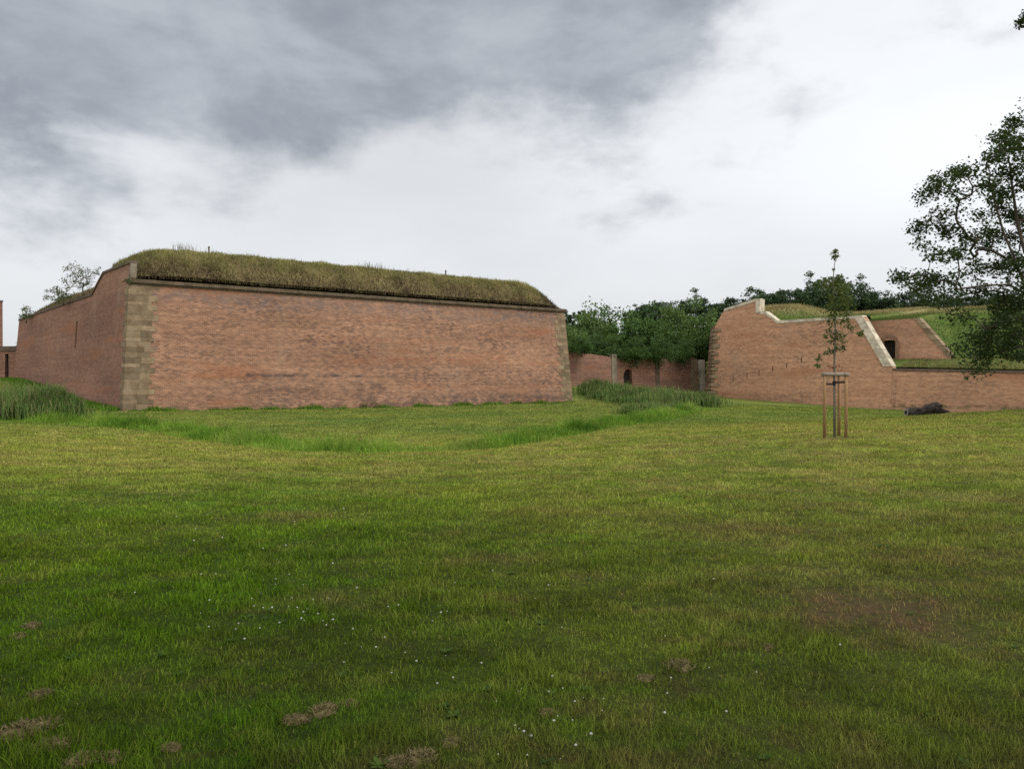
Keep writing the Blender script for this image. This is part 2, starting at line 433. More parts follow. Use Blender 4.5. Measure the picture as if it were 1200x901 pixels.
# ------------------------------------------------------------------ blades
def blades(name, P, h, w, mat, lean=.35, rnd=None, normal=None, droop=.4, seed=1):
    r=np.random.default_rng(seed)
    n=len(P); an=r.random(n)*2*np.pi
    h=np.asarray(h)*np.ones(n); w=np.asarray(w)*np.ones(n)
    side=np.stack([np.cos(an),np.sin(an),np.zeros(n)],1)
    la=r.random(n)*2*np.pi; lm=lean*np.abs(r.normal(0,1,n))
    ld=np.stack([np.cos(la)*lm,np.sin(la)*lm,np.ones(n)],1)
    if normal is not None: ld=ld+normal*.7
    ld/=np.linalg.norm(ld,axis=1)[:,None]
    mid=P+ld*(h*.55)[:,None]
    ld2=ld+np.stack([np.cos(la),np.sin(la),-np.ones(n)*.3],1)*(droop*r.random(n))[:,None]
    tip=mid+ld2*(h*.5)[:,None]
    s=side*w[:,None]*.5
    V=np.stack([P-s,P+s,mid-s*.8,mid+s*.8,tip],1).reshape(-1,3)
    b=np.arange(n)*5
    Q=np.stack([b,b+1,b+3,b+2],1); T=np.stack([b+2,b+3,b+4],1)
    if rnd is None: rnd=r.random(n)
    return obj(name,mesh(name,V,[Q,T],mat,attrs={'rnd':np.repeat(rnd,5)}))

# lawn: blade count falls and blade width grows with distance
def lawn():
    r=np.random.default_rng(5)
    n=1150000
    d=np.exp(r.random(n)**1.12*np.log(90/2.3))*2.3
    x=(r.random(n)*2-1)*(.70*d+4.)
    dd=polydist(x,d,DITCH)
    bare=np.zeros(n)
    for bx,by,rx,ry,s in PATCHES[:2]:
        bare=np.maximum(bare,np.exp(-(((x-bx)/rx)**2+((d-by)/ry)**2)))
    keep=(r.random(n)>bare*.9)&(r.random(n)<.55+1.3*np.clip(fbm(x*7+3,d*7)-.30,0,1)+sstep(d,10,25))
    x=x[keep];d=d[keep]
    clump=fbm(x*1.3,d*1.3); tuft=fbm(x*5+9,d*5)
    # inside the walls there is no lawn
    ok=~inside_bastions(x,d)
    x=x[ok];d=d[ok];clump=clump[ok];tuft=tuft[ok]
    z=hgt(x,d)
    base=np.clip(.036+.06*(clump-.42)+.09*(tuft-.44),.022,.10)
    fade=sstep(d,8,45)
    h=base*(.6+.8*r.random(len(x)))*(1+.5*fade)
    w=.0040*np.maximum(d/3.2,1)**.93
    h=np.maximum(h,w*.9)
    rnd=np.clip(r.random(len(x))*.75+.35*(fbm(x*2.2+3,d*2.2+8)-.45)+.25*(r.random(len(x))>.9),0,1)
    h=h*np.where(rnd>.8,.75,1.)
    o=blades('lawn_grass',np.stack([x,d,z-.004],1),h,w,M['lawn'],lean=.55,rnd=rnd,seed=9)
    tag(o,'short mown lawn grass blades covering the foreground','grass',kind='stuff')

# ------------------------------------------------------------------ walls
class Face:
    def __init__(s,b0,b1,t0,t1,zb,zt,thick,inward,u0=0.,L=None):
        s.b0,s.b1,s.t0,s.t1=[np.asarray(v,float) for v in (b0,b1,t0,t1)]
        s.zb,s.zt,s.th=zb,zt,thick; s.inw=np.asarray(inward,float); s.u0=u0
        s.L=np.linalg.norm(s.t1-s.t0) if L is None else L
    def p(s,t,z,off=0.):                # off: outwards
        k=(z-s.zb)/(s.zt-s.zb)
        b=s.b0+(s.b1-s.b0)*t; q=s.t0+(s.t1-s.t0)*t
        xy=b+(q-b)*k-s.inw*off
        return np.array([xy[0],xy[1],z])
    def piece(s,mb,t0,t1,zb,zt,off=0.,th=None):
        th=s.th if th is None else th
        zb=zb if hasattr(zb,'__len__') else (zb,zb); zt=zt if hasattr(zt,'__len__') else (zt,zt)
        P=[];U=[]
        for z0,z1 in ((zb[0],zb[1]),(zt[0],zt[1])):
            a=s.p(t0,z0,off); b=s.p(t1,z1,off)
            cc=s.p(t1,z1,off-th); d=s.p(t0,z0,off-th)
            P+=[a,b,cc,d]
            ua,ub=s.u0+t0*s.L,s.u0+t1*s.L
            U+=[(ua,z0),(ub,z1),(ub+th,z1),(ua+th,z0)]
        mb.box8(P,U)

def dirn(a,b):
    v=np.asarray(b,float)-np.asarray(a,float); return v/np.linalg.norm(v)

# ---- left bastion
ZC=9.75; ZB=-.4; ZF=-1.8
A=W(144,481,62.8)[:2]; B=W(671,471,89)[:2]; A2=W(152,331,63.8)[:2]; B2=W(661,365,89.5)[:2]
C2=np.array([-62.8,102.4]); C=C2+np.array([-.62,-.55])
d1=dirn(A2,B2); d2=dirn(A2,C2)
L1=np.linalg.norm(B2-A2); L2=np.linalg.norm(C2-A2)
n1in=np.array([-d1[1],d1[0]]); n2in=np.array([d2[1],-d2[0]])
D2=B2+d2*38; 
main=Face(A,B,A2,B2,ZB,ZC,1.2,n1in)
left=Face(C,A,C2,A2,ZB,ZC,1.2,n2in,u0=-L2)
# right bastion
r0=np.array([40.7,94.2]); rd=np.array([-.676,.737]); rin=np.array([.737,.676])
RL=lambda t,w=0.:r0+rd*t+rin*w
BAT=.085
def rface(z0=-1.,z1=9.6):
    t0,t1=-32.,19.6
    f=Face(RL(t0)-rin*BAT*(z1-z0),RL(t1)-rin*BAT*(z1-z0),RL(t0),RL(t1),z0,z1,1.0,rin,u0=t0)
    f.tt=lambda t:(t-t0)/(t1-t0)
    return f
RF=rface()
def inside_bastions(x,y):
    q=np.stack([np.asarray(x),np.asarray(y)],-1)
    def inside(n,p): return (q-p)@n>-.15
    lb=inside(n1in,A)&inside(n2in,A)&(((q-B)@np.array([d2[1],-d2[0]]))<.1)
    rb=((q-(r0-rin*.9))@rin>-.1)&((q-r0)@rd<22)
    return lb|rb

bl=empty('brick_bastion',(*((A+B)/2),-.4),'large long brick bastion at left with sandstone corners and a shaggy grass-covered mound on top','fortress bastion')
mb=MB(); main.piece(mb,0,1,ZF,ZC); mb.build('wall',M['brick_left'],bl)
# flank wall with slit and raised parapet
tl=lambda t:1-t                        # t measured from the near corner
def slit_t(px):
    k=(px-CX)/F
    return (k*A2[1]-A2[0])/((C2-A2)[0]-k*(C2-A2)[1])
ts=slit_t(92); ZL=ZC
mb=MB()
w_=.007
for a,b in ((1.0,ts+w_),(ts-w_,.2415),):
    left.piece(mb,tl(a),tl(b),ZF,ZL)
left.piece(mb,tl(ts+w_),tl(ts-w_),ZF,5.1); left.piece(mb,tl(ts+w_),tl(ts-w_),7.7,ZL)
left.piece(mb,tl(.2415),tl(0),ZF,ZL-.003)
left.piece(mb,tl(.2415),tl(.169),ZL,(ZL+.01,11.35),th=.42); left.piece(mb,tl(.169),tl(.0),ZL,(11.35,11.3),th=.42)
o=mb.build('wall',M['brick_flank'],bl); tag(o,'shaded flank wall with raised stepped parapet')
mb=MB(); left.piece(mb,tl(ts+w_*1.5),tl(ts-w_*1.5),5.0,7.8,off=-.45,th=.1); mb.build('loophole',M['dark'],bl)
mb=MB(); 
left.piece(mb,tl(1.0),tl(.2415),ZL,ZL+.22,off=.1,th=1.3)
left.piece(mb,tl(.2415),tl(.169),(ZL,11.35),(ZL+.24,11.55),off=.1,th=.62)
left.piece(mb,tl(.169),tl(.0),(11.35,11.3),(11.53,11.5),off=.1,th=.62)
mb.build('coping',M['coping_dark'],bl)
mb=MB(); main.piece(mb,.0,.0105,ZC+.38,11.29,off=.03,th=.5); mb.build('parapet_end',M['stone_dark'],bl)
# back side so that the work is closed
mb=MB(); rt=Face(B,D2+np.array([.9,.3]),B2,D2,ZB,ZC,1.,-np.array([d2[1],-d2[0]])); rt.piece(mb,.035,1,ZF,ZC); mb.build('wall',M['brick_flank'],bl)
# cornice of separate stone lengths
mb=MB()
N_=22
for i in range(N_):
    main.piece(mb,i/N_-.003*(i==0)+.0004,(i+1)/N_+.004*(i==N_-1),ZC,ZC+.27+.02*rng.random(),off=.24+.03*rng.random(),th=1.1)
    if rng.random()<2: main.piece(mb,i/N_+.0004,(i+1)/N_,ZC-.12,ZC-.003,off=.13,th=.3)
mb.build('cornice',M['cornice'],bl)

def quoin(fa,ta_sign,ta0,fb,tb_sign,tb0,z0,z1,nc,wa,wb,mat,parent,two=True,name='quoin',proud=.03,gap=.006):
    """corner blocks: run along face fa and (short) along face fb"""
    mb=MB(); r=np.random.default_rng(nc*7+3)
    zz=np.linspace(z0,z1,nc+1)
    zz[1:-1]+=r.normal(0,.05,nc-1)
    for i in range(nc):
        a,b=zz[i]+gap,zz[i+1]-gap
        long_=i%2
        lwa=(wa[long_]+r.normal(0,.07)); lwb=(wb[1-long_]+r.normal(0,.06))
        cut=lwa*(.45+.2*r.random()) if two else lwa
        pr=proud+r.random()*.025
        def pt(f,t0,sg,dist,z,off): return f.p(t0+sg*dist/f.L,z,off)
        P=[]
        for z in (a,b):
            cxy=pt(fa,ta0,ta_sign,0,z,pr); c2=pt(fb,tb0,tb_sign,0,z,pr)
            corner=cxy+(c2-fa.p(ta0,z,0))
            P.append([corner,pt(fa,ta0,ta_sign,cut,z,pr),pt(fa,ta0,ta_sign,cut,z,-.2),pt(fa,ta0,ta_sign,.25,z,-.2),pt(fb,tb0,tb_sign,lwb,z,-.2),pt(fb,tb0,tb_sign,lwb,z,pr)])
        lo,hi=np.array(P[0]),np.array(P[1])
        V=np.vstack([lo,hi]); Q=[[k,(k+1)%6,6+(k+1)%6,6+k] for k in range(6)]+[[6,7,8,9],[6,9,10,11],[0,3,2,1],[0,5,4,3]]
        mb.add(V,Q,a=r.random())
        if two:
            t0=ta0+ta_sign*(cut+.012)/fa.L; t1=ta0+ta_sign*lwa/fa.L
            fa.piece(mb,min(t0,t1),max(t0,t1),a,b,off=pr-.006*r.random(),th=.25)
    return mb.build(name,mat,parent)
quoin(main,1,0.,left,-1,1.,-1.2,ZC-.13,26,(1.75,2.1),(.7,1.15),M['stone'],bl)
quoin(main,-1,1.,rt,1,0.,-1.2,ZC-.13,26,(1.1,1.45),(.7,1.1),M['stone'],bl,two=True)

# grass mound
BASIS=np.array([d1,d2]).T
def mound_h(u,v):
    f=lambda x:1-(1-np.clip(x,0,1))**2.2
    lowl=1-.62*sstep(v,7.,15.)*(1-sstep(u,5,16))
    crest=3.12-.12*sstep(u,10,44)
    near_=1-sstep(v,8,13)
    h=crest*f((v-.05)/3.4)*(f((u+1.3)/5.5)*near_+f((u-.55)/5.5)*(1-near_))*(1-(1-np.clip((L1-u-.1)/4.6,0,1))**3.)*lowl
    h=h+.75*sstep(v,13,17)*(1-sstep(u,3,9))*sstep(u,.6,2.)*(1-.4*sstep(v,38,48))
    return ZC+.2+h+.22*(fbm(u*.45,v*.45)-.47)*np.clip(h,0,1)
us=np.concatenate([np.linspace(.45,6,20),np.linspace(6.4,L1-6,90)[0:],np.linspace(L1-5.6,L1-.12,22)])
vs=np.concatenate([np.linspace(.35,5,22),np.linspace(5.4,16,30),np.linspace(17,50,16)])
U_,V_=np.meshgrid(us,vs)
XY=A2[None,None]+U_[...,None]*d1+V_[...,None]*d2
Zm=mound_h(U_,V_)
nu,nv=len(us),len(vs)
ii=np.arange(nv-1)[:,None]*nu+np.arange(nu-1)[None]
Qm=np.stack([ii,ii+1,ii+nu+1,ii+nu],-1).reshape(-1,4)
VV=np.concatenate([XY,Zm[...,None]],-1).reshape(-1,3)-np.array(bl.location)
obj('grass_mound',mesh('grass_mound',VV,[Qm],M['mound'],smooth=True),bl)
def mound_grass():
    r=np.random.default_rng(21)
    n=62000
    v=np.concatenate([.2+r.random(n*3//4)**1.3*7.5,r.random(n//4)*47+1]); n=len(v)
    u=.4+r.random(n)*(L1-.5)
    s=r.random(n)<.12; v[s]=1+r.random(s.sum())*48; u[s]=.75+r.random(s.sum())**1.5*6
    x=A2[0]+u*d1[0]+v*d2[0]; y=A2[1]+u*d1[1]+v*d2[1]; z=mound_h(u,v)
    hh=(z-ZC)/3.4
    tone=np.clip(.10+.72*sstep(hh+.5*(fbm(u*.5,v*.9)-.47),.15,.95)+.34*(fbm(u*.8+4,v*.8)-.45)*2+r.normal(0,.14,n),0,1)
    h=(.15+.26*r.random(n))*(.3+1.5*fbm(u*.9,v*.9+3))
    tall=r.random(n)<.012; h[tall]*=1.9
    o=blades('mound_grass',np.stack([x,y,z-.03],1),h,.045*(.7+.6*r.random(n)),M['dry_grass'],lean=.55,rnd=tone,droop=.8,seed=4)
    tag(o,'shaggy half-dry grass growing over the mound of the large left bastion','dry grass',kind='stuff')

# ---- right bastion
br=empty('brick_bastion',(*RL(8),-.5),'lower brick bastion at right with pale stone copings and a sloping pale ramp edge','fortress bastion')
mb=MB(); T=RF.tt
def rp(t0,t1,zb,zt): RF.piece(mb,T(t0),T(t1),zb,zt)
slits=[]
for px,py in [(848,444),(862,444),(878,440),(892,437),(908,432),(924,428),(941,422)]:
    k=(px-CX)/F; t=(k*94.2-40.7)/(rd[0]-k*rd[1]); Yd=94.2+rd[1]*t
    slits.append((t,EYE+(CY-py)/F*(Yd-.6)))
slits.sort()
bp=[(-4.0,3.54),(-.45,9.6),(0,9.6),(10.44,9.6),(12.2,10.9),(13.0,10.97),(13.57,10.97),(13.571,12.65),(18.3,11.65),(19.6,9.55)]
zt_at=lambda t:float(np.interp(t,[q[0] for q in bp],[q[1] for q in bp]))
cuts=sorted(set([q[0] for q in bp]+[s_[0]-.065 for s_ in slits]+[s_[0]+.065 for s_ in slits]))
for a,b in zip(cuts[:-1],cuts[1:]):
    if b-a<.01: continue
    mid=(a+b)/2; za,zb_=zt_at(a+1e-4),zt_at(b-1e-4)
    hit=[s_ for s_ in slits if abs(s_[0]-mid)<.02]
    if hit:
        rp(a,b,-2.2,hit[0][1]-.34); rp(a,b,hit[0][1]+.34,(za,zb_))
    else: rp(a,b,-2.2,(za,zb_))
mb.build('wall',M['brick_right'],br)
for t,z in slits:
    mb=MB(); RF.piece(mb,T(t-.13),T(t+.13),z-.37,z+.37,off=-.25,th=.1); mb.build('loophole',M['dark'],br)
# copings, in stone lengths
mb=MB()
def cop(t0,t1,z0,z1,hh=.36,n=4,off=.07):
    for i in range(n):
        a=t0+(t1-t0)*i/n; b=t0+(t1-t0)*(i+1)/n-.012
        za=z0+(z1-z0)*i/n; zb_=z0+(z1-z0)*(i+1)/n
        RF.piece(mb,T(a),T(b),(za-hh*.6,zb_-hh*.6),(za+hh*.4,zb_+hh*.4),off=off,th=1.15)
cop(0.02,10.44,9.6,9.6,n=7); cop(10.46,12.2,9.6,10.9,n=2); cop(12.22,12.98,10.9,10.97,n=1)
mb.build('coping',M['coping'],br)
mb=MB(); cop(13.58,18.3,12.65,11.65,n=4,hh=.38); mb.build('coping',M['coping'],br)
mb=MB(); RF.piece(mb,T(12.99),T(13.565),10.9,12.75,off=.09,th=1.2); mb.build('parapet_end',M['coping'],br)
mb=MB()
for i in range(6):                       # broad raking coping
    a,b=i/6,(i+1)/6-.004
    t0,t1=-.35-3.65*a,-.35-3.65*b
    z0,z1=9.6+.15+(3.54-9.6)*a,9.6+.15+(3.54-9.6)*b
    P=[]
    for (t,z,w) in ((t1,z1-.1,.0),(t0,z0-.1,.0),):
        pass
    lo=[(t1,z1),(t1+1.0,z1),(t0+1.0,z0),(t0,z0)]
    f=[RF.p(T(t),z,.12) for t,z in lo]; bk=[RF.p(T(t),z,-1.1) for t,z in lo]
    V=np.array(f+bk)
    mb.add(V,[[0,1,2,3],[7,6,5,4],[0,4,5,1],[1,5,6,2],[2,6,7,3],[3,7,4,0]],a=rng.random())
tag(mb.build('raking_coping',M['coping'],br),'broad pale coping running steeply down to the low wall')
# flank facing the gorge and its quoin
Dt=RL(19.6); Db=RF.b1
Et=np.array([27.72,112.0]); Eb=np.array([26.72,112.0])
ff=Face(Eb,Db,Et,Dt,-1.,9.6,1.,np.array([1.,0.]))
mb=MB(); ff.piece(mb,0,1,-2.2,9.5); ff2=Face(Eb+(4.6,16),Eb,Et+(4.6,16),Et,-1.,9.6,1.,np.array([1.,0.])); ff2.piece(mb,0,1,-2.2,9.5)
mb.build('wall',M['brick_curtain'],br)
quoin(RF,-1,1.,ff,-1,1.,-1.2,9.2,20,(.30,.85),(1.6,2.9),M['stone'],br,two=False,gap=.07,proud=.10)

# low wall
lw=empty('flank_wall',(*RL(-16),-1.),'low plain brick wall with grassy top running out of frame below the oak','wall')
mb=MB(); LZ=lambda t:3.54+(t+4)*.035
RF.piece(mb,T(-31.9),T(-4.02),-2.4,(LZ(-31.9)-.3,LZ(-4.02)-.3),off=.0); mb.build('wall',M['brick_right'],lw)
mb=MB(); RF.piece(mb,T(-31.9),T(-4.05),(LZ(-31.9)-.297,LZ(-4)-.297),(LZ(-31.9)-.05,LZ(-4)-.05),off=.12,th=1.3); mb.build('coping',M['coping_dark'],lw)

# casemate front
cw=empty('casemate',(*RL(-4,5.),4.4),'brick casemate front with a dark arched doorway and a slanting stone edge','casemate')
CF=Face(RL(-9,4.75),RL(3,4.75),RL(-9,5.),RL(3,5.),4.3,9.42,.9,rin,u0=0)
ct=lambda t:(t+9)/12.
mb=MB()
da,db=-2.15,-.65
CF.piece(mb,ct(-8.3),ct(-4.45),3.0,(4.75,9.42)); CF.piece(mb,ct(-4.45),ct(da),3.0,9.42); CF.piece(mb,ct(db),ct(3),3.0,9.42)
for i in range(6):
    a=da+(db-da)*i/6; b=da+(db-da)*(i+1)/6
    arc=lambda t:6.85+.12*math.sqrt(max(0,1-((t-(da+db)/2)/((db-da)/2))**2))
    CF.piece(mb,ct(a),ct(b),(arc(a),arc(b)),9.42)
CF.piece(mb,ct(da),ct(db),3.,4.75)
mb.build('wall',M['brick_casemate'],cw)
mb=MB(); CF.piece(mb,ct(da-.1),ct(db+.1),4.5,7.4,off=-.55,th=.1); mb.build('doorway',M['dark'],cw)
mb=MB()
ac=(da+db)/2
for i in range(11):                       # brick arch ring
    a0,a1=math.pi*i/11+.015,math.pi*(i+1)/11-.015
    V=[]
    for off in (.05,-.2):
        for an,rr in ((a0,.66),(a1,.66),(a1,1.1),(a0,1.1)):
            V.append(CF.p(ct(ac+math.cos(an)*rr),6.75+math.sin(an)*rr*.8,off))
    mb.add(V,[[0,1,2,3],[7,6,5,4],[0,4,5,1],[1,5,6,2],[2,6,7,3],[3,7,4,0]],a=rng.random())
CF.piece(mb,ct(da-.5),ct(da-.02),3.6,6.72,off=.05,th=.3)
mb.build('door_arch',simple_mat('arch_brick',(.22,.13,.08),(.30,.19,.12),5,.9,.4,30,island=.15),cw)
mb=MB()
for i in range(7):
    a,b=i/7,(i+1)/7-.01
    q=lambda s_:(-8.3+3.85*s_,4.75+4.72*s_)
    (t0,z0),(t1,z1)=q(a),q(b)
    P=[CF.p(ct(t),z,.08) for t,z in ((t0-.35,z0),(t0+.35,z0),(t1+.35,z1),(t1-.35,z1))]
    K=[CF.p(ct(t),z,-1.) for t,z in ((t0-.35,z0),(t0+.35,z0),(t1+.35,z1),(t1-.35,z1))]
    mb.add(np.array(P+K),[[0,1,2,3],[7,6,5,4],[0,4,5,1],[1,5,6,2],[2,6,7,3],[3,7,4,0]],a=rng.random())
mb.build('coping',M['stone'],cw)
mb=MB(); CF.piece(mb,ct(-4.3),ct(3),9.423,9.62,off=.05,th=1.0); mb.build('cornice',M['bank'],cw)

# embankment behind the right works
def bank_h(t,w):
    t=np.asarray(t,float);w=np.asarray(w,float)
    front=np.where(t>13.3,1.,0)
    w0=np.where(t>.9,1.,5.3)
    top=9.60+.11*np.clip(w-w0,0,30)+1.9*sstep(t,8,13)*(1-sstep(t,17,21))*(1-sstep(w,8,22))
    top=np.minimum(top,12.15+.6*sstep(t,8,13)*(1-sstep(w,8,22)))
    edge=np.interp(t,[0,10.44,12.2,13.57,13.58,18.3,19.6],[9.55,9.55,10.85,10.95,12.5,11.55,9.4])-.03
    top=np.where(t>.9,edge+(top-edge)*sstep(w,.8,3.2),top)
    byw=4.5+(w-5.)*.52
    byt=4.6+(t+8.5)/4.0*4.95
    low=np.clip(np.maximum(byw,byt),4.4,None)
    z=np.where(t>-4.4,top,np.minimum(low,top))
    return z+.16*(fbm(t*.3+40,w*.3+9)-.47)
def bank_mesh():
    mbv=[];mbq=[];n=0
    def grid(ta,wa,fn):
        nonlocal n
        T_,W_=np.meshgrid(ta,wa)
        P=r0[None,None]+T_[...,None]*rd+W_[...,None]*rin
        Z_=fn(T_,W_)
        k,l=len(wa),len(ta)
        i=np.arange(k-1)[:,None]*l+np.arange(l-1)[None]
        mbv.append(np.concatenate([P,Z_[...,None]],-1).reshape(-1,3)); mbq.append(np.stack([i,i+l,i+l+1,i+1],-1).reshape(-1,4)+n); n+=k*l
    grid(np.arange(-31.9,1.2,.4),np.linspace(.85,5.4,12),lambda t,w:np.minimum(LZ(np.minimum(t,-4))-.12+.26*w,4.9+0*t)+.05*(fbm(t,w)-.5))
    grid(np.concatenate([np.arange(-46,-4.4,.4),np.array([-4.39]),np.arange(-4.,19.,.4)]),np.concatenate([np.linspace(5.35,16,26),np.linspace(17,40,20),np.linspace(43,90,10)]),bank_h)
    grid(np.arange(1.0,19.2,.35),np.linspace(.8,5.5,12),bank_h)
    o=obj('embankment',mesh('embankment',np.concatenate(mbv),[np.concatenate(mbq)],M['bank'],smooth=True))
    tag(o,'grassy embankment rising behind the right bastion','embankment',kind='structure')
    r=np.random.default_rng(77); n_=52000
    t=r.random(n_)*52-33; w=.9+r.random(n_)**1.6*30
    okk=(w>5.5)|(t>1.2)|(t<-4.2)
    t=t[okk];w=w[okk]
    z=np.where((w<5.4)&(t<1.),np.minimum(LZ(np.minimum(t,-4))-.12+.26*w,4.9),bank_h(t,w))
    P=np.stack([r0[0]+t*rd[0]+w*rin[0],r0[1]+t*rd[1]+w*rin[1],z-.03],1)
    tone=np.clip(.30+.65*sstep(z+2.*(fbm(t*.2,w*.2)-.5),9.7,11.6)+r.normal(0,.14,len(t))-.25*((t<-4)&(w>5)),0,1)
    tone=np.where((w<5.4)&(t<1.),np.clip(.68+r.normal(0,.2,len(t)),0,1),tone)
    h=(.14+.18*r.random(len(t)))*(1+.9*sstep(z,10.5,11.8))
    tag(blades('bank_grass',P,h,.055,M['bank_grass'],lean=.5,rnd=tone,droop=.7,seed=8),'green and straw grass on the embankment behind the right bastion','grass',kind='stuff')
bank_mesh()

# ---- curtain wall between the bastions
K=[np.array(v,float) for v in ((1.,100.),(6.,103.),(16.5,111.),(26.4,116.5))]
kw=empty('curtain_wall',(*K[1],1.),'dark red low brick wall between the two bastions with a dark arched opening','wall')
mb=MB(); ca=[]
kt=5.55
def seg(a,b,u0):
    d=dirn(a,b); inn=np.array([-d[1],d[0]])
    return Face(a-inn*.25,b-inn*.25,a,b,0.,kt,.9,inn,u0=u0)
s1=seg(K[0],K[1],0); s1.piece(mb,0,1,-1.5,kt+.4)
s2=seg(K[1],K[2],6)
def ft(f,px):
    k=(px-CX)/F; a,b=f.t0,f.t1-f.t0
    return (k*a[1]-a[0])/(b[0]-k*b[1])
o0,o1=ft(s2,730),ft(s2,742)
s2.piece(mb,0,.45,-1.5,(kt+.4,kt+.1)); s2.piece(mb,.45,o0,-1.5,(kt+.1,kt-.4))
for i in range(8):
    a=o0+(o1-o0)*i/8; b=o0+(o1-o0)*(i+1)/8
    arc=lambda t:2.9+.85*math.sqrt(max(0,1-((t-(o0+o1)/2)/((o1-o0)/2))**2))
    s2.piece(mb,a,b,(arc(a),arc(b)),kt-.4)
if o1<1: s2.piece(mb,o1,1,-1.5,kt-.5)
s3=seg(K[2],K[3],20); s3.piece(mb,0,1,-1.5,(kt-.5,kt+.1))
mb.build('wall',M['brick_curtain'],kw)
mb=MB(); s2.piece(mb,o0-.02,o1+.02,-1,4.2,off=-.6,th=.15); mb.build('archway',M['dark'],kw)
mb=MB(); s2.piece(mb,ft(s2,716),ft(s2,722),-1,kt+.2,off=.12,th=.5); mb.build('pilaster',M['stone_dark'],kw)
mb=MB(); s3.piece(mb,ft(s3,767.5),ft(s3,772),-1,kt-.6,off=.1,th=.4); mb.build('downpipe_recess',M['coping_dark'],kw)
mb=MB(); s3.piece(mb,ft(s3,808),ft(s3,816),-1,kt-.2,off=.25,th=.8); mb.build('pilaster',M['stone'],kw)
mb=MB(); s3.piece(mb,ft(s3,821.5),ft(s3,825.5),-1,kt-.3,off=.1,th=.8); mb.build('pilaster',M['coping'],kw)

# ---- far left: gatehouse corner and low wall
fl=empty('brick_tower',(*W(-40,440,112)[:2],1.),'brick tower corner with a weedy top cut by the left frame edge','tower')
g0,g1=W(-90,0,112)[:2],W(3,0,110)[:2]
f=Face(g0-(0,.3),g1+np.array([.25,-.3]),g0,g1,0.,12.9,4.,dirn((0,0),(-.62,.78)))
mb=MB(); f.piece(mb,0,1,-1,12.9,th=5.); mb.build('wall',M['brick_flank'],fl)
mb=MB(); f.piece(mb,0,1.006,12.9,13.15,off=.12,th=5.2); mb.build('cornice',M['coping_dark'],fl)
ll=empty('gate_wall',(*W(5,440,104)[:2],1.),'low brown wall with a dark doorway and flat lintel beside the left bastion','wall')
h0,h1=W(-90,0,106)[:2],W(20,0,104)[:2]
f=Face(h0,h1,h0,h1,0.,6.3,.8,np.array([0,1.]))
mb=MB(); qa,qb=ft(f,5.8),ft(f,10.)
f.piece(mb,0,qa,-1,6.0); f.piece(mb,qb,1,-1,6.0); f.piece(mb,qa,qb,5.6,6.0); f.piece(mb,qa,qb,-1,1.6)
mb.build('wall',M['brick_flank'],ll)
mb=MB(); f.piece(mb,qa-.01,qb+.01,1.4,5.8,off=-.5,th=.1); mb.build('doorway',M['dark'],ll)
mb=MB(); f.piece(mb,0,1,6.0,6.6,off=.2,th=1.2); mb.build('lintel',M['coping_dark'],ll)

# ------------------------------------------------------------------ vegetation
def leafcards(P, size, r, up=.5, aspect=.62):
    n=len(P)
    nrm=r.normal(0,1,(n,3)); nrm[:,2]=np.abs(nrm[:,2])+up
    nrm/=np.linalg.norm(nrm,axis=1)[:,None]
    a=r.normal(0,1,(n,3)); a-=nrm*(a*nrm).sum(1)[:,None]; a/=np.linalg.norm(a,axis=1)[:,None]
    b=np.cross(nrm,a)
    s=(size*(.6+.8*r.random(n)))[:,None]
    V=np.stack([P-a*s*.5,P+b*s*.5*aspect+a*s*.08,P+a*s*.5-nrm*s*.08,P-b*s*.5*aspect+a*s*.08],1).reshape(-1,3)
    return V, np.arange(4*n).reshape(-1,4)

def skeleton(trunk, clumps, r, limbs=(), rtip=.012, ptw=2.3, seg=3, wob=.12):
    """grow a branch tree from trunk points to every clump; returns edges with pipe-model radii"""
    nodes=[np.asarray(p,float) for p in trunk]; par=[-1]+list(range(len(trunk)-1))
    ax=np.asarray(trunk)
    for k0,chain in limbs:
        pv=k0
        for q in chain:
            nodes.append(np.asarray(q,float)); par.append(pv); pv=len(nodes)-1
    dist=[np.min(np.linalg.norm(ax-cc,axis=1)) for cc in clumps]
    tips=[]
    for i in np.argsort(dist):
        cc=clumps[i]; N=np.array(nodes)
        dv=cc-N; L=np.linalg.norm(dv,axis=1)
        cost=L+.9*np.maximum(0,N[:,2]-cc[2]+.15*L)
        cost[0]+=1e3 if len(nodes)>2 else 0
        k=int(np.argmin(cost)); p0=nodes[k]; prev=k
        l=np.linalg.norm(cc-p0)
        for s in range(1,seg+1):
            f_=s/seg
            q=p0+(cc-p0)*f_+ (r.normal(0,1,3)*wob*l*.25 if s<seg else 0)+np.array([0,0,.10*l*math.sin(math.pi*f_)])
            nodes.append(q); par.append(prev); prev=len(nodes)-1
        tips.append(prev)
    n=len(nodes); w=np.zeros(n)
    for t in tips: w[t]+=rtip**ptw
    for i in range(n-1,0,-1):
        w[par[i]]+=w[i]
        if w[i]==0: w[i]=rtip**ptw
    return np.array(nodes),par,w**(1/ptw)
def skel_mesh(nodes,par,rad,ntr,minr=0.,sides=6,trunk_r=None):
    mb=MB()
    if trunk_r is not None:
        tr=np.array(trunk_r)
        tube(mb,nodes[:ntr],tr,9)
    for i in range(1,len(nodes)):
        if i<ntr and trunk_r is not None: continue
        p=par[i]
        ra=min(rad[p],rad[i]*1.6) if p>=ntr or trunk_r is None else min(rad[i]*1.5,trunk_r[p]*.8)
        if rad[i]<minr: continue
        tube(mb,[nodes[p],nodes[i]],[ra,rad[i]],sides,cap=False)
    return mb
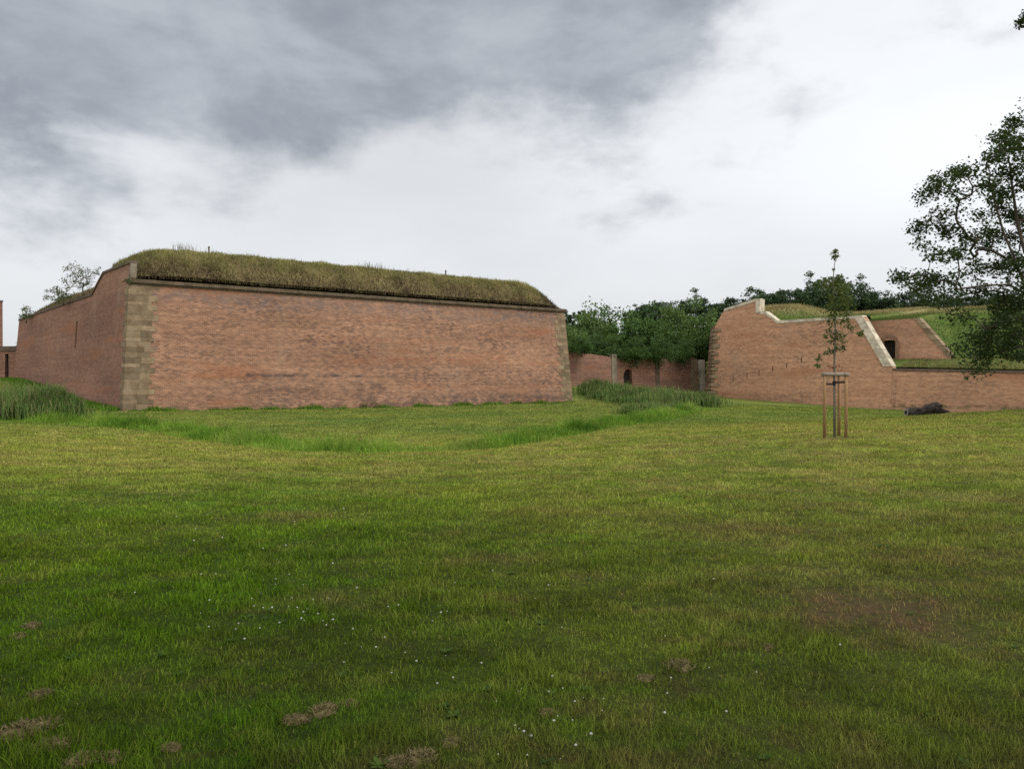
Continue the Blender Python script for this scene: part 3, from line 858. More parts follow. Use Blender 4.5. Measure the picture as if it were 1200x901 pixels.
def clump_leaves(clumps, cr, per, size, r, flat=.75):
    Ps=[];rn=[]
    for cc,rr in zip(clumps,cr):
        k=max(4,int(per*(.7+.6*r.random())))
        v=r.normal(0,1,(k,3)); v/=np.linalg.norm(v,axis=1)[:,None]
        rad_=rr*(.35+.65*r.random(k)**.6)*(1+.25*r.normal(0,1,k))
        v=v*rad_[:,None]; v[:,2]*=flat
        Ps.append(cc+v); rn.append(np.clip(r.random()*.5+r.random(k)*.5,0,1))
    P=np.concatenate(Ps); V,Q=leafcards(P,size,r)
    return V,Q,np.repeat(np.concatenate(rn),4)

def tree_meshes(name,seed,H,RX,trunk_h,ncl,per,size,matl,shape='round',matb='bark',crown_lo=.25):
    r=np.random.default_rng(seed); cl=[];cr=[]
    while len(cl)<ncl:
        v=r.normal(0,1,3); v/=np.linalg.norm(v)
        q=r.random()**.45
        z=v[2]*q; 
        rx=RX
        if shape=='cone': zz=(z+1)/2; rx=RX*max(.08,1.05-zz)
        bulge=.72+.45*vnoise(v[0]*1.7+seed*3.1+9,v[1]*1.7+v[2]*2.3+5)*1.1
        hc=H*(crown_lo+1)/2; hz=H*(1-crown_lo)/2
        cl.append(np.array([v[0]*q*rx*bulge,v[1]*q*rx*bulge,hc+z*hz*(.9+.12*r.normal())])); cr.append(RX*(.20+.14*r.random()) if shape!='cone' else RX*.2)
    cl=np.array(cl)
    tp=[np.array([0,0,-.3])]+[np.array([r.normal(0,.05)*H*.1,r.normal(0,.05)*H*.1,H*f_]) for f_ in np.linspace(.1,.72,5)]
    nodes,par,rad=skeleton(tp,cl,r,rtip=.02*H/9)
    mb=skel_mesh(nodes,par,rad,6,sides=5,trunk_r=[H*.022,H*.019,H*.017,H*.014,H*.01,H*.006])
    me_t=mesh(name+'_trunk',np.concatenate(mb.V),[np.concatenate(mb.Q),np.concatenate(mb.T)],M[matb],smooth=True)
    V,Q,rn=clump_leaves(cl,cr,per,size,r)
    me_c=mesh(name+'_crown',V,[Q],M[matl],attrs={'rnd':rn})
    return me_t,me_c
def plant(name,mt,mc,loc,scale,rot,label,cat,group=None):
    e=empty(name,loc,label,cat,group); e.scale=scale; e.rotation_euler=(0,0,rot)
    o=obj('trunk',mt,e); o=obj('crown',mc,e)
    return e

def base_z(x,y):
    q=np.array([x,y])-r0; t=q@rd; w=q@rin
    if -46<t<19 and 5.4<w<88: return float(bank_h(np.array(t),np.array(w)))
    return float(hgt(np.array([x]),np.array([y]))[0])

def forest():
    r=np.random.default_rng(11)
    var=[tree_meshes('wood_%d'%i,100+i,10,3.1,2.,46,75,.42,'leaf_wood',crown_lo=.12) for i in range(5)]
    con=[tree_meshes('conifer_%d'%i,140+i,11,2.0,2.,60,45,.40,'leaf_wood','cone',crown_lo=.08) for i in range(2)]
    tops=[(700,360),(740,356),(770,350),(800,347),(850,344),(880,341),(894,333),(915,332),(930,333),(949,322),(963,319),(985,319),(997,325),(1021,334),(1041,337),(1060,338),(1120,340),(1200,336),(1330,334)]
    tx=[a for a,_ in tops]; ty=[b for _,b in tops]
    px=742.; k=0
    while px<1330:
        d=146+r.random()*14
        x=(px-CX)/F*d
        zb=base_z(x,d)
        ztop=EYE+(CY-(np.interp(px,tx,ty)+r.normal(0,2.2)+1))/F*d
        H=max(ztop-zb,3.5); s=H/9.7
        mt,mc=var[k%5]
        fw=.9 if s>1 else 1.15
        plant('broadleaf_tree',mt,mc,(x,d,zb-.2),(s*fw,s*fw,s),r.random()*6.28,'dark green tree in the distant wood along the skyline behind the right bastion','tree','trees of the distant wood')
        px+=10+r.random()*9; k+=1
    # low scrub in front of the wood edge
    for px in np.arange(900,1240,26):
        px=px+r.normal(0,7); d=140+r.random()*3; x=(px-CX)/F*d; zb=base_z(x,d)
        mt,mc=var[k%5]; k+=1; s=.24+.14*r.random()
        plant('scrub_bush',mt,mc,(x,d,zb-.5),(s*1.8,s*1.8,s),r.random()*6.28,'low scrub bush at the foot of the distant wood behind the dry grass crest','bush','scrub along the wood edge')
    for px in (664,668,673,679,684,690,697):
        d=205+r.random()*15; x=(px-CX)/F*d; zb=base_z(x,d)
        ztop=EYE+(CY-362+r.normal(0,1.5))/F*d; s=(ztop-zb)/11
        mt,mc=con[k%2]; k+=1
        plant('conifer',mt,mc,(x,d,zb),(s,s,s),r.random()*6.28,'far pointed conifer showing just right of the large bastion end','tree','far conifers')
    # thicket behind the curtain wall: px, top y, half width px, d, bottom z, material
    bv={k_:[tree_meshes('thicket_%s_%d'%(k_,i),200+i+10*len(k_),9,4.3,1.,74,100,.36,k_,crown_lo=.02) for i in range(2)] for k_ in ('leaf_bush','leaf_bush_light')}
    spec=[(690,366,30,121,'leaf_bush_light','pale green bushy tree just right of the large bastion end'),
          (671,372,22,117,'leaf_bush_light','pale bush half hidden by the right end of the large bastion'),
          (710,350,33,124,'leaf_bush','tall peaked green tree, first full one right of the large bastion'),
          (748,355,36,121,'leaf_bush','broad dense green tree standing above the dark arched opening'),
          (790,357,30,125,'leaf_bush_light','rounded mid green tree in the middle of the thicket behind the low red wall'),
          (826,354,32,122,'leaf_bush_light','feathery pale tree touching the upper corner of the right bastion'),
          (705,388,34,113.,'leaf_bush','dark bush leaning over the low red wall near the large bastion'),
          (775,376,36,119.5,'leaf_bush','large dark bush overhanging the low red wall right of the arch'),
          (818,380,30,121.5,'leaf_bush','dark bush squeezed against the left edge of the right bastion')]
    for i,(px,ty_,hw,d,mm,lab) in enumerate(spec):
        x=(px-CX)/F*d; zb=3.4 if i>=6 else 2.2
        ztop=EYE+(CY-ty_)/F*d; sz=(ztop-zb)/9.3; sx=hw/F*d/4.0
        mt,mc=bv[mm][i%2]
        plant('bushy_tree',mt,mc,(x,d,zb-.2),(sx,sx,sz),r.random()*6.28,lab,'tree','thicket behind the curtain wall')
    # bushes hanging down in front of the wall
    for (px,py,hw,hh,d,lab) in [(682,405,14,13,103.6,'leafy bush spilling over the low red wall beside the large bastion corner'),(772,412,16,19,111.6,'leafy bush hanging over the wall between the arched opening and the pale pilaster'),(747,412,15,19,109.6,'dark hanging bush drooping over the top of the arched opening'),(803,412,12,18,113.8,'dark hanging bush over the low wall beside the pale pilaster')]:
        x=(px-CX)/F*d; z=EYE+(CY-py)/F*d
        mt,mc=bv['leaf_bush'][0]
        sz=2*hh/F*d/9.2
        plant('hanging_bush',mt,mc,(x,d,z-sz*4.6),(hw/F*d/4.,)*2+(sz,),r.random()*6.28,lab,'bush','thicket behind the curtain wall')
    x,y,_=W(11,0,108); mt,mc=bv['leaf_bush'][1]
    plant('bush',mt,mc,(x,y+3,4.4),(.28,.28,.36),1.,'small green bush above the low gate wall at far left','bush')

def oak():
    r=np.random.default_rng(31); D=35.
    zz=[(395,55),(370,95),(340,150),(385,130),(425,110),(260,190),(230,208),(185,228),(300,200),(380,185),(420,160),(150,268),(200,250),(255,258),(330,230),(390,245),(425,220),(190,310),(240,300),(300,315),(355,290),(410,320),(132,350),(142,392),(180,340),(225,355),(270,375),(330,350),(390,380),(200,432),(245,420),(285,445),(335,400),(400,430),(240,480),(290,478),(350,470),(420,450),(75,485),(110,497),(150,488),(190,500),(130,520),(170,540),(220,525),(265,535),(310,525),(370,530),(420,520),(270,600),(285,650),(330,635),(370,615),(405,590),(425,640),(385,690),(420,705),(350,670),(300,690),(410,560),(350,575),(330,690),(395,650)]
    cl=[];cr=[]
    for zx,zy in zz:
        d=D+r.normal(0,1.7); p=W(1020+zx/2.372,120+zy/2.372,d)
        cl.append(p); cr.append(.42+.16*r.random())
        if zy>560 or zx>330:
            cl.append(p+r.normal(0,.6,3)*np.array([.8,1.6,.7])); cr.append(.6)
        if zx>320 or r.random()<.5:
            cl.append(W(1020+zx/2.372+r.normal(0,7),120+zy/2.372+r.normal(0,6),D+r.normal(0,2.6))); cr.append(.45)
    base=np.array([26.,35.3]); zg=float(hgt(base[:1],base[1:])[0])
    for _ in range(120):                 # the rest of the crown, beyond the frame
        v=r.normal(0,1,3); v/=np.linalg.norm(v); q=r.random()**.4
        p=np.array([27.5,35.5,10.2])+v*q*np.array([7.6,6.5,6.6])
        px=CX+F*p[0]/p[1]
        if px<1215: continue
        cl.append(p); cr.append(.75)
    cl.append(W(1197,27,35.)); cr.append(.28); cl.append(W(1204,18,35.)); cr.append(.3)
    cl=np.array(cl)
    tp=[np.array([base[0],base[1],zg-.2]),np.array([base[0]-.05,base[1],zg+1.6]),np.array([base[0]+.05,base[1],zg+3.2]),np.array([base[0]+.2,base[1],zg+5.2]),np.array([base[0]+.3,base[1]-.2,zg+7.6]),np.array([base[0]+.6,base[1],zg+10.5]),np.array([base[0]+.7,base[1],zg+13.5])]
    hand=[W(1020+a/2.372,120+b/2.372,D) for a,b in ((415,470),(388,400),(370,362),(400,440),(340,412),(300,408),(400,505),(310,510),(240,520))]
    hp=lambda L:[W(1020+a/2.372,120+b/2.372,D+o_) for a,b,o_ in L]
    limbs=[(3,hp([(432,520,0),(412,468,-.2),(397,425,-.3),(384,395,-.2),(370,362,0),(352,300,.2),(335,240,.3)])),(3,hp([(430,490,.3),(395,446,.6),(362,425,.8),(335,411,.9),(303,408,1.)])),(3,hp([(428,530,-.3),(385,507,-.6),(330,508,-.9),(285,513,-1.),(240,520,-1.1)])),(4,hp([(430,420,.2),(408,330,.3),(395,240,.2),(385,160,0)])),(2,hp([(430,610,-.2),(400,600,-.5),(360,615,-.7),(320,630,-.8)]))]
    nodes,par,rad=skeleton(tp,cl,r,limbs=limbs,rtip=.016,seg=4,wob=.28)
    mb=skel_mesh(nodes,par,rad,7,sides=6,trunk_r=[.42,.34,.31,.27,.21,.14,.07])
    e=empty('oak_tree',(base[0],base[1],zg),'dark spreading oak with open branches at the right edge of the frame','tree')
    mb.build('trunk',M['bark'],e,smooth=True)
    V,Q,rn=clump_leaves(cl,cr,150,.142,r,.8)
    obj('crown',mesh('oak_crown',V-np.array(e.location),[Q],M['leaf_oak'],attrs={'rnd':rn}),e)

def sapling():
    r=np.random.default_rng(41); D=24.6
    zc=[(177,88,.08),(178,102,.11),(176,118,.11),(168,165,.03),(190,200,.15),(180,222,.22),(200,230,.32),(170,260,.35),(215,268,.35),(182,290,.38),(228,292,.25),(160,335,.26),(208,335,.28),(188,365,.24),(155,388,.2),(212,393,.2),(245,414,.13),(283,435,.12),(150,440,.17),(190,440,.17),(165,470,.15),(205,465,.15),(190,500,.15),(150,515,.15),(210,500,.12),(105,545,.10),(102,572,.09)]
    cl=np.array([W(930+a/3.605,270+b/3.605,D+r.normal(0,.22)) for a,b,_ in zc]); cr=[s*1.0 for *_,s in zc]
    ex=[];ec=[]
    for cc,rr in zip(cl,cr):
        if rr>.2:
            for _ in range(1): ex.append(cc+r.normal(0,rr*.8,3)); ec.append(rr*.6)
    tpx=[(978,513),(978,470),(977.5,440),(978,415),(979,385),(977,355),(976.5,325),(979,300),(979,292)]
    tp=[W(a,b,D) for a,b in tpx]; zg=tp[0][2]
    tp[0][2]-=.15
    nodes,par,rad=skeleton(tp,cl,r,rtip=.006,seg=3)
    mb=skel_mesh(nodes,par,rad,9,sides=5,trunk_r=[.042,.038,.034,.03,.026,.02,.014,.008,.005])
    e=empty('sapling',(tp[0][0],tp[0][1],float(hgt(tp[0][:1],tp[0][1:2])[0])),'slender young tree with a thin leafy crown staked inside a wooden guard','tree')
    mb.build('trunk',M['bark_young'],e,smooth=True)
    allc=np.vstack([cl,np.array(ex)]); allr=cr+ec
    Vs=[];Qs=[];Rs=[];n=0
    for cc,rr in zip(allc,allr):
        V,Q,rn=clump_leaves([cc],[rr],max(16,80*rr/.3),.095,r,.9)
        Vs.append(V);Qs.append(Q+n);Rs.append(rn);n+=len(V)
    obj('crown',mesh('sapling_crown',np.concatenate(Vs)-np.array(e.location),[np.concatenate(Qs)],M['leaf_young'],attrs={'rnd':np.concatenate(Rs)}),e)
    rc=[W(930+a/3.605,270+b/3.605,D-.1) for a,b in ((150,572),(160,580),(185,570),(200,576),(205,590),(190,592))]
    V,Q,rn=clump_leaves(rc,[.07]*6,7,.07,r,.6)
    o=obj('rust_leaves',mesh('rust_leaves',V-np.array(e.location),[Q],M['leaf_rust'],attrs={'rnd':rn}),e); o['label']='few rust-red leaves low on the stem'
    # guard
    gd=empty('tree_guard',(tp[0][0]+.02,D,zg),'wooden three-stake tree guard with weathered top rails around the young tree','tree guard')
    st=[]
    for px,d in ((966,24.5),(991.2,24.4),(983,25.1)):
        x=(px-CX)/F*d; z0=float(hgt(np.array([x]),np.array([d]))[0])
        mb=MB(); tube(mb,[(x,d,z0-.2),(x+.01,d,z0+1.),(x+.005,d,1.95)],[.048,.047,.046],10); mb.build('stake',M['wood'],gd,smooth=True); st.append(np.array([x,d,1.95]))
    for (a,b) in ((0,1),(1,2),(2,0)):
        p,q=st[a],st[b]; v=(q-p)/np.linalg.norm(q-p)
        zo=.0 if a==0 else .012*a
        mb=MB(); tube(mb,[p-v*.09+(0,0,zo),(p+q)/2+(0,0,zo+.005),q+v*.09+(0,0,zo)],.056,9); mb.build('rail',M['wood_grey'],gd,smooth=True)
    tk=np.array([tp[2][0],D,1.66])
    for s_,zz_ in ((st[0],1.66),(st[1],1.72)):
        mb=MB(); p=np.array([s_[0],s_[1]-.035,zz_]); q=tk+(0,-.03,0 if s_ is st[0] else .05)
        P=[]
        for dz in (-.03,.03):
            P+=[p+(0,0,dz),q+(0,0,dz),q+(0,.012,dz),p+(0,.012,dz)]
        mb.box8(P); mb.build('strap',M['strap'],gd)
    mb=MB(); tube(mb,[(tk[0],D,1.62),(tk[0],D,1.75)],.05,10); mb.build('strap',M['strap'],gd)

def shrubs():
    r=np.random.default_rng(51)
    def shr(px0,py0,d,pts,label,size=.13,per=9,rr=.35,mat='leaf_shrub',name='shrub'):
        b=W(px0,py0,d); e=empty(name,b,label,'shrub')
        cl=np.array([W(a,b_,d+r.normal(0,.7)) for a,b_ in pts])
        tp=[b-(0,0,.5),b+(0,0,.5),b+(.1,0,1.)]
        nodes,par,rad=skeleton(tp,cl,r,rtip=.015,seg=3,wob=.25)
        mb=skel_mesh(nodes,par,rad,3,sides=5,trunk_r=[.07,.06,.05]); mb.build('stem',M['bark_young'],e,smooth=True)
        V,Q,rn=clump_leaves(cl,[rr*(.7+.6*r.random()) for _ in cl],per,size,r)
        obj('crown',mesh('shrub_crown',V-np.array(e.location),[Q],M[mat],attrs={'rnd':rn}),e)
    z=lambda L:[(40+a/11.26,290+b/11.26) for a,b in L]
    big=z([(420,290),(440,265),(490,245),(550,225),(600,290),(640,310),(680,290),(560,340),(520,350),(600,380),(640,400),(480,380),(430,420),(390,430),(500,420),(550,470),(600,470),(430,550),(470,520),(640,460),(700,430),(750,310),(800,320),(850,300),(760,380),(830,355),(660,500),(600,520),(720,480),(760,450),(690,380),(640,350),(570,420),(450,470)])
    shr(97,343,76,big+[(a+r.normal(0,1.5),b+r.normal(0,1.5)) for a,b in big],'larger wispy shrub on the flank of the left bastion beside the stepped parapet',.15,16,.38)
    sm=z([(160,620),(180,570),(230,580),(260,550),(300,530),(330,560),(360,580),(300,590),(200,650),(160,680),(240,660),(310,620),(350,610)])
    shr(69,350,81,sm+[(a+r.normal(0,1),b+r.normal(0,1)) for a,b in sm],'smaller wispy shrub lower down the flank wall of the left bastion',.15,16,.32)
    shr(31,374,95,[(27,363),(31,361),(34,366),(29,369),(36,369),(33,371),(26,371)],'small dense weed shrub at the far end of the left flank wall',.2,50,.5,'leaf_dark_shrub')
    shr(74,353,80,[(70,350),(74,348),(78,345),(80,349),(66,353)],'dark low bush on the flank coping below the smaller shrub',.2,50,.5,'leaf_dark_shrub')
    shr(152,327,63.6,[(150,328),(154,329),(147,329)],'tiny green tuft at the corner below the parapet end',.12,40,.28,'leaf_dark_shrub')
    shr(432,476,75.2,[(427,475),(432,473),(437,473),(441,475),(422,476)],'low nettle clump at the foot of the large bastion wall',.14,60,.4,'leaf_dark_shrub')
    for px,top,label in ((228,289,'dry seed stalk clump on the crest of the mound, leftmost'),(238,289,'dry seed stalk clump on the mound just right of the leftmost one'),(452,306,'dry seed stalk clump near the middle of the mound crest'),(466,311,'smaller dry seed stalk clump right of the middle one on the mound')):
        k=(px-CX)/F; s=(k*A2[1]-A2[0])/((B2-A2)[0]-k*(B2-A2)[1]); u=s*L1; v=3.6
        xy=A2+d1*u+d2*v; u2=u+ (d2@d1)*0
        zz=float(mound_h(np.array(u),np.array(v)))
        e=empty('dry_weed',(*xy,zz),label,'weed')
        n=34; P=np.stack([xy[0]+r.normal(0,.35,n),xy[1]+r.normal(0,.3,n),np.full(n,zz-.05)],1)-np.array(e.location)
        o=blades('stalks',P,.55+.5*r.random(n),.035,M['dry_grass'],lean=.25,rnd=np.clip(.2+.4*r.random(n),0,1),seed=int(px)); o.parent=e
    for px,label in ((263,'small dark marker post on the mound nearer the left corner'),(547,'small dark marker post on the mound nearer the right end')):
        k=(px-CX)/F; s=(k*A2[1]-A2[0])/((B2-A2)[0]-k*(B2-A2)[1]); u=s*L1; v=3.7
        xy=A2+d1*u+d2*v; zz=float(mound_h(np.array(u),np.array(v)))
        mb=MB(); tube(mb,[(0,0,-.2),(0,0,.62),(0,0,.75)],[.07,.07,.05],8); tube(mb,[(0,0,.62),(0,0,.70)],.10,8)
        o=mb.build('marker_post',M['coping_dark'],None,loc=(xy[0],xy[1],zz)); tag(o,label,'post')

def reeds():
    r=np.random.default_rng(61)
    def bed(name,poly_px,n,hmin,hmax,wd,label,mat='reed',thin=1.,dens=None):
        # poly_px: centre line (px,py,d,halfwidth m)
        L=np.array([[*W(a,b,d)[:2],hw] for a,b,d,hw in poly_px])
        seg=r.random(n)*(len(L)-1); i=seg.astype(int); f_=(seg-i)[:,None]
        q=L[i]*(1-f_)+L[i+1]*f_
        x=q[:,0]+r.normal(0,.5,n)*q[:,2]; y=q[:,1]+r.normal(0,.5,n)*q[:,2]
        ok=~inside_bastions(x,y); x=x[ok];y=y[ok]; n=len(x)
        edge=np.exp(-(np.hypot(x-q[ok,0],y-q[ok,1])/(q[ok,2]+.01))**2*1.2)
        ht=(hmin*.85+(hmax-hmin)*1.15*r.random(n)*(.3+1.4*(fbm(x*.8,y*.8))))*(.55+.45*edge)
        # each stem carries three leaves up its height
        P=np.stack([x,y,hgt(x,y)-.05],1)
        lev=np.repeat(np.arange(4),1)
        Ps=[];hs=[];rn=[]
        for k in range(4):
            z0=(0,.25,.45,.65)[k]*ht
            p=P.copy(); p[:,2]+=z0; Ps.append(p); hs.append(ht*(1,.55,.5,.42)[k]); rn.append(np.clip(r.random(n)*.8+.25*fbm(x*.8,y*.8)+.06*k-.1,0,1))
        o=blades(name,np.concatenate(Ps),np.concatenate(hs),wd,M[mat],lean=.14,rnd=np.concatenate(rn),droop=.75,seed=n)
        tag(o,label,'reeds',kind='stuff')
    bed('reed_bed',[(-70,488,52,2.4),(0,486,52,2.6),(35,486,52,2.4),(60,488,51.5,1.5),(74,489,51,.7)],5200,1.4,2.6,.05,'tall grey-green reed bed at the left edge below the flank wall')
    bed('reed_bed',[(690,463,97,1.2),(720,466,93,3.),(760,468,88,4.2),(800,472,82,3.4),(824,474,80,1.2)],5200,1.3,2.2,.06,'tall grey-green reed bed in front of the low wall between the bastions')
    bed('reed_bed',[(734,486,63,.9),(760,484,65,1.5),(795,480,70,1.2)],1500,.6,1.15,.045,'shorter pale reed clump in front of the taller reeds at centre')
    # long grass along the ditch
    n=46000
    L=DITCH; sl=np.linalg.norm(np.diff(L,axis=0),axis=1); cs=np.concatenate([[0],np.cumsum(sl)])
    s=r.random(n)*cs[-1]; x=np.interp(s,cs,L[:,0]); y=np.interp(s,cs,L[:,1])
    wdt=1.5*(.6+.8*fbm(s*.25,s*0+2))*np.interp(y,[30,50,80],[.85,1.,1.5])
    x=x+r.normal(0,.55,n)*wdt; y=y+r.normal(0,.55,n)*wdt
    dd=polydist(x,y,DITCH)
    h=(.16+.75*np.exp(-(dd/1.1)**2)*np.clip(2.4*fbm(x*.7,y*.7)-.35,.25,1.3))*(.6+.6*r.random(n))
    tone=np.clip(.22+r.random(n)*.6+1.3*(fbm(x*.5+2,y*.5)-.45),0,1)
    o=blades('ditch_grass',np.stack([x,y,hgt(x,y)-.02],1),h,.026*np.maximum(y/32,1),M['ditch_grass'],lean=.4,rnd=tone,droop=.8,seed=6)
    tag(o,'bright green uncut long grass along the curving ditch','long grass',kind='stuff')
    # rough grass along the foot of the big wall and the bank by its flank
    n=9000
    s=r.random(n); fo=np.where(r.random(n)<.6,0,1)
    e1=A[None]+(B-A)[None]*s[:,None]-n1in*(.08+.28*np.abs(r.normal(0,1,n)))[:,None]
    e2=A[None]+(C-A)[None]*s[:,None]-n2in*(.1+.9*np.abs(r.normal(0,1,n)))[:,None]
    p=np.where(fo[:,None]==0,e1,e2)
    h=np.where(fo==0,.06+.42*r.random(n)*np.clip(3*fbm(s*40,s*0)-.8,.05,1.4),.25+.35*r.random(n))
    o=blades('wall_foot_grass',np.stack([p[:,0],p[:,1],hgt(p[:,0],p[:,1])-.03],1),h,.06,M['ditch_grass'],lean=.45,rnd=np.clip(r.random(n)*.6,0,1),droop=.8,seed=16)
    tag(o,'uncut grass fringe along the foot of the left bastion walls','long grass',kind='stuff')

def log_():
    r=np.random.default_rng(71); D=41.
    a=W(1062,481,D); b=W(1110,478,D)
    for q in (a,b): pass
    za=float(hgt(a[:1],a[1:2])[0]); zb=float(hgt(b[:1],b[1:2])[0])
    zl=W(0,488,D)[2]; base=max(za,zb)
    e=empty('fallen_log',(a[0]*.5+b[0]*.5,D,base),'gnarled dark fallen log lying on the grass in front of the low wall','log')
    mb=MB()
    n=16; k=26
    pts=np.array([[a[0]+(b[0]-a[0])*t,D+.5*t+.1*math.sin(5*t),0] for t in np.linspace(0,1,k)])
    tt=np.linspace(0,1,k)
    rad=.19+.03*np.sin(tt*9)+.10*np.exp(-((tt-.68)/.2)**2)+.04*np.exp(-((tt-.0)/.1)**2)
    rad*=np.where(tt>.88,1-(tt-.88)*5.2,1)
    pts[:,2]=np.interp(tt,[0,1],[za,zb])+rad*.85+.04+.08*np.exp(-((tt-.7)/.2)**2)
    V=[]
    for i in range(k):
        an=np.arange(n)*2*np.pi/n
        rr=rad[i]*(1+.55*(fbm(np.cos(an)*1.6+9,np.sin(an)*1.6+i*.45)-.47)*2+.14*np.sin(an*3+i*.4))
        V.append(np.stack([pts[i,0]+0*an,pts[i,1]+rr*np.cos(an),pts[i,2]+rr*np.sin(an)],1))
    V=np.concatenate(V); i=np.arange(k-1)[:,None]*n; j=np.arange(n)[None]
    mb.add(V,np.stack([i+j,i+(j+1)%n,i+n+(j+1)%n,i+n+j],-1).reshape(-1,4))
    for (t,dx,dz) in ((.55,.15,.22),(.72,.1,.28),(.8,.25,.2),(.93,.38,-.08),(.4,-.1,.18)):   # stubs and roots
        q=pts[int(t*(k-1))]; tube(mb,[q,q+(dx*.6,-.15,dz*.6),q+(dx,-.2,dz)],[.12,.10,.06],7)
    mb.build('body',M['log'],e,smooth=True)
    mb=MB(); an=np.arange(n)*2*np.pi/n
    ring=V[:n]; inner=pts[0]+(ring-pts[0])*.55; shell=ring+(-.02,0,0)
    VV=np.vstack([shell,inner+(-.02,0,0),inner+(.25,0,0),pts[0]+(.25,0,0)]); jj=np.arange(n); j2=(jj+1)%n
    mb.add(VV,np.vstack([np.stack([jj,j2,n+j2,n+jj],1)]))
    mb.build('cut_end',M['log_cut'],e)
    mb=MB(); mb.add(np.vstack([inner+(-.022,0,0),pts[0]+(-.022,0,0)]),T=np.stack([jj,j2,np.full(n,n)],1)); mb.build('hollow',M['dark'],e)

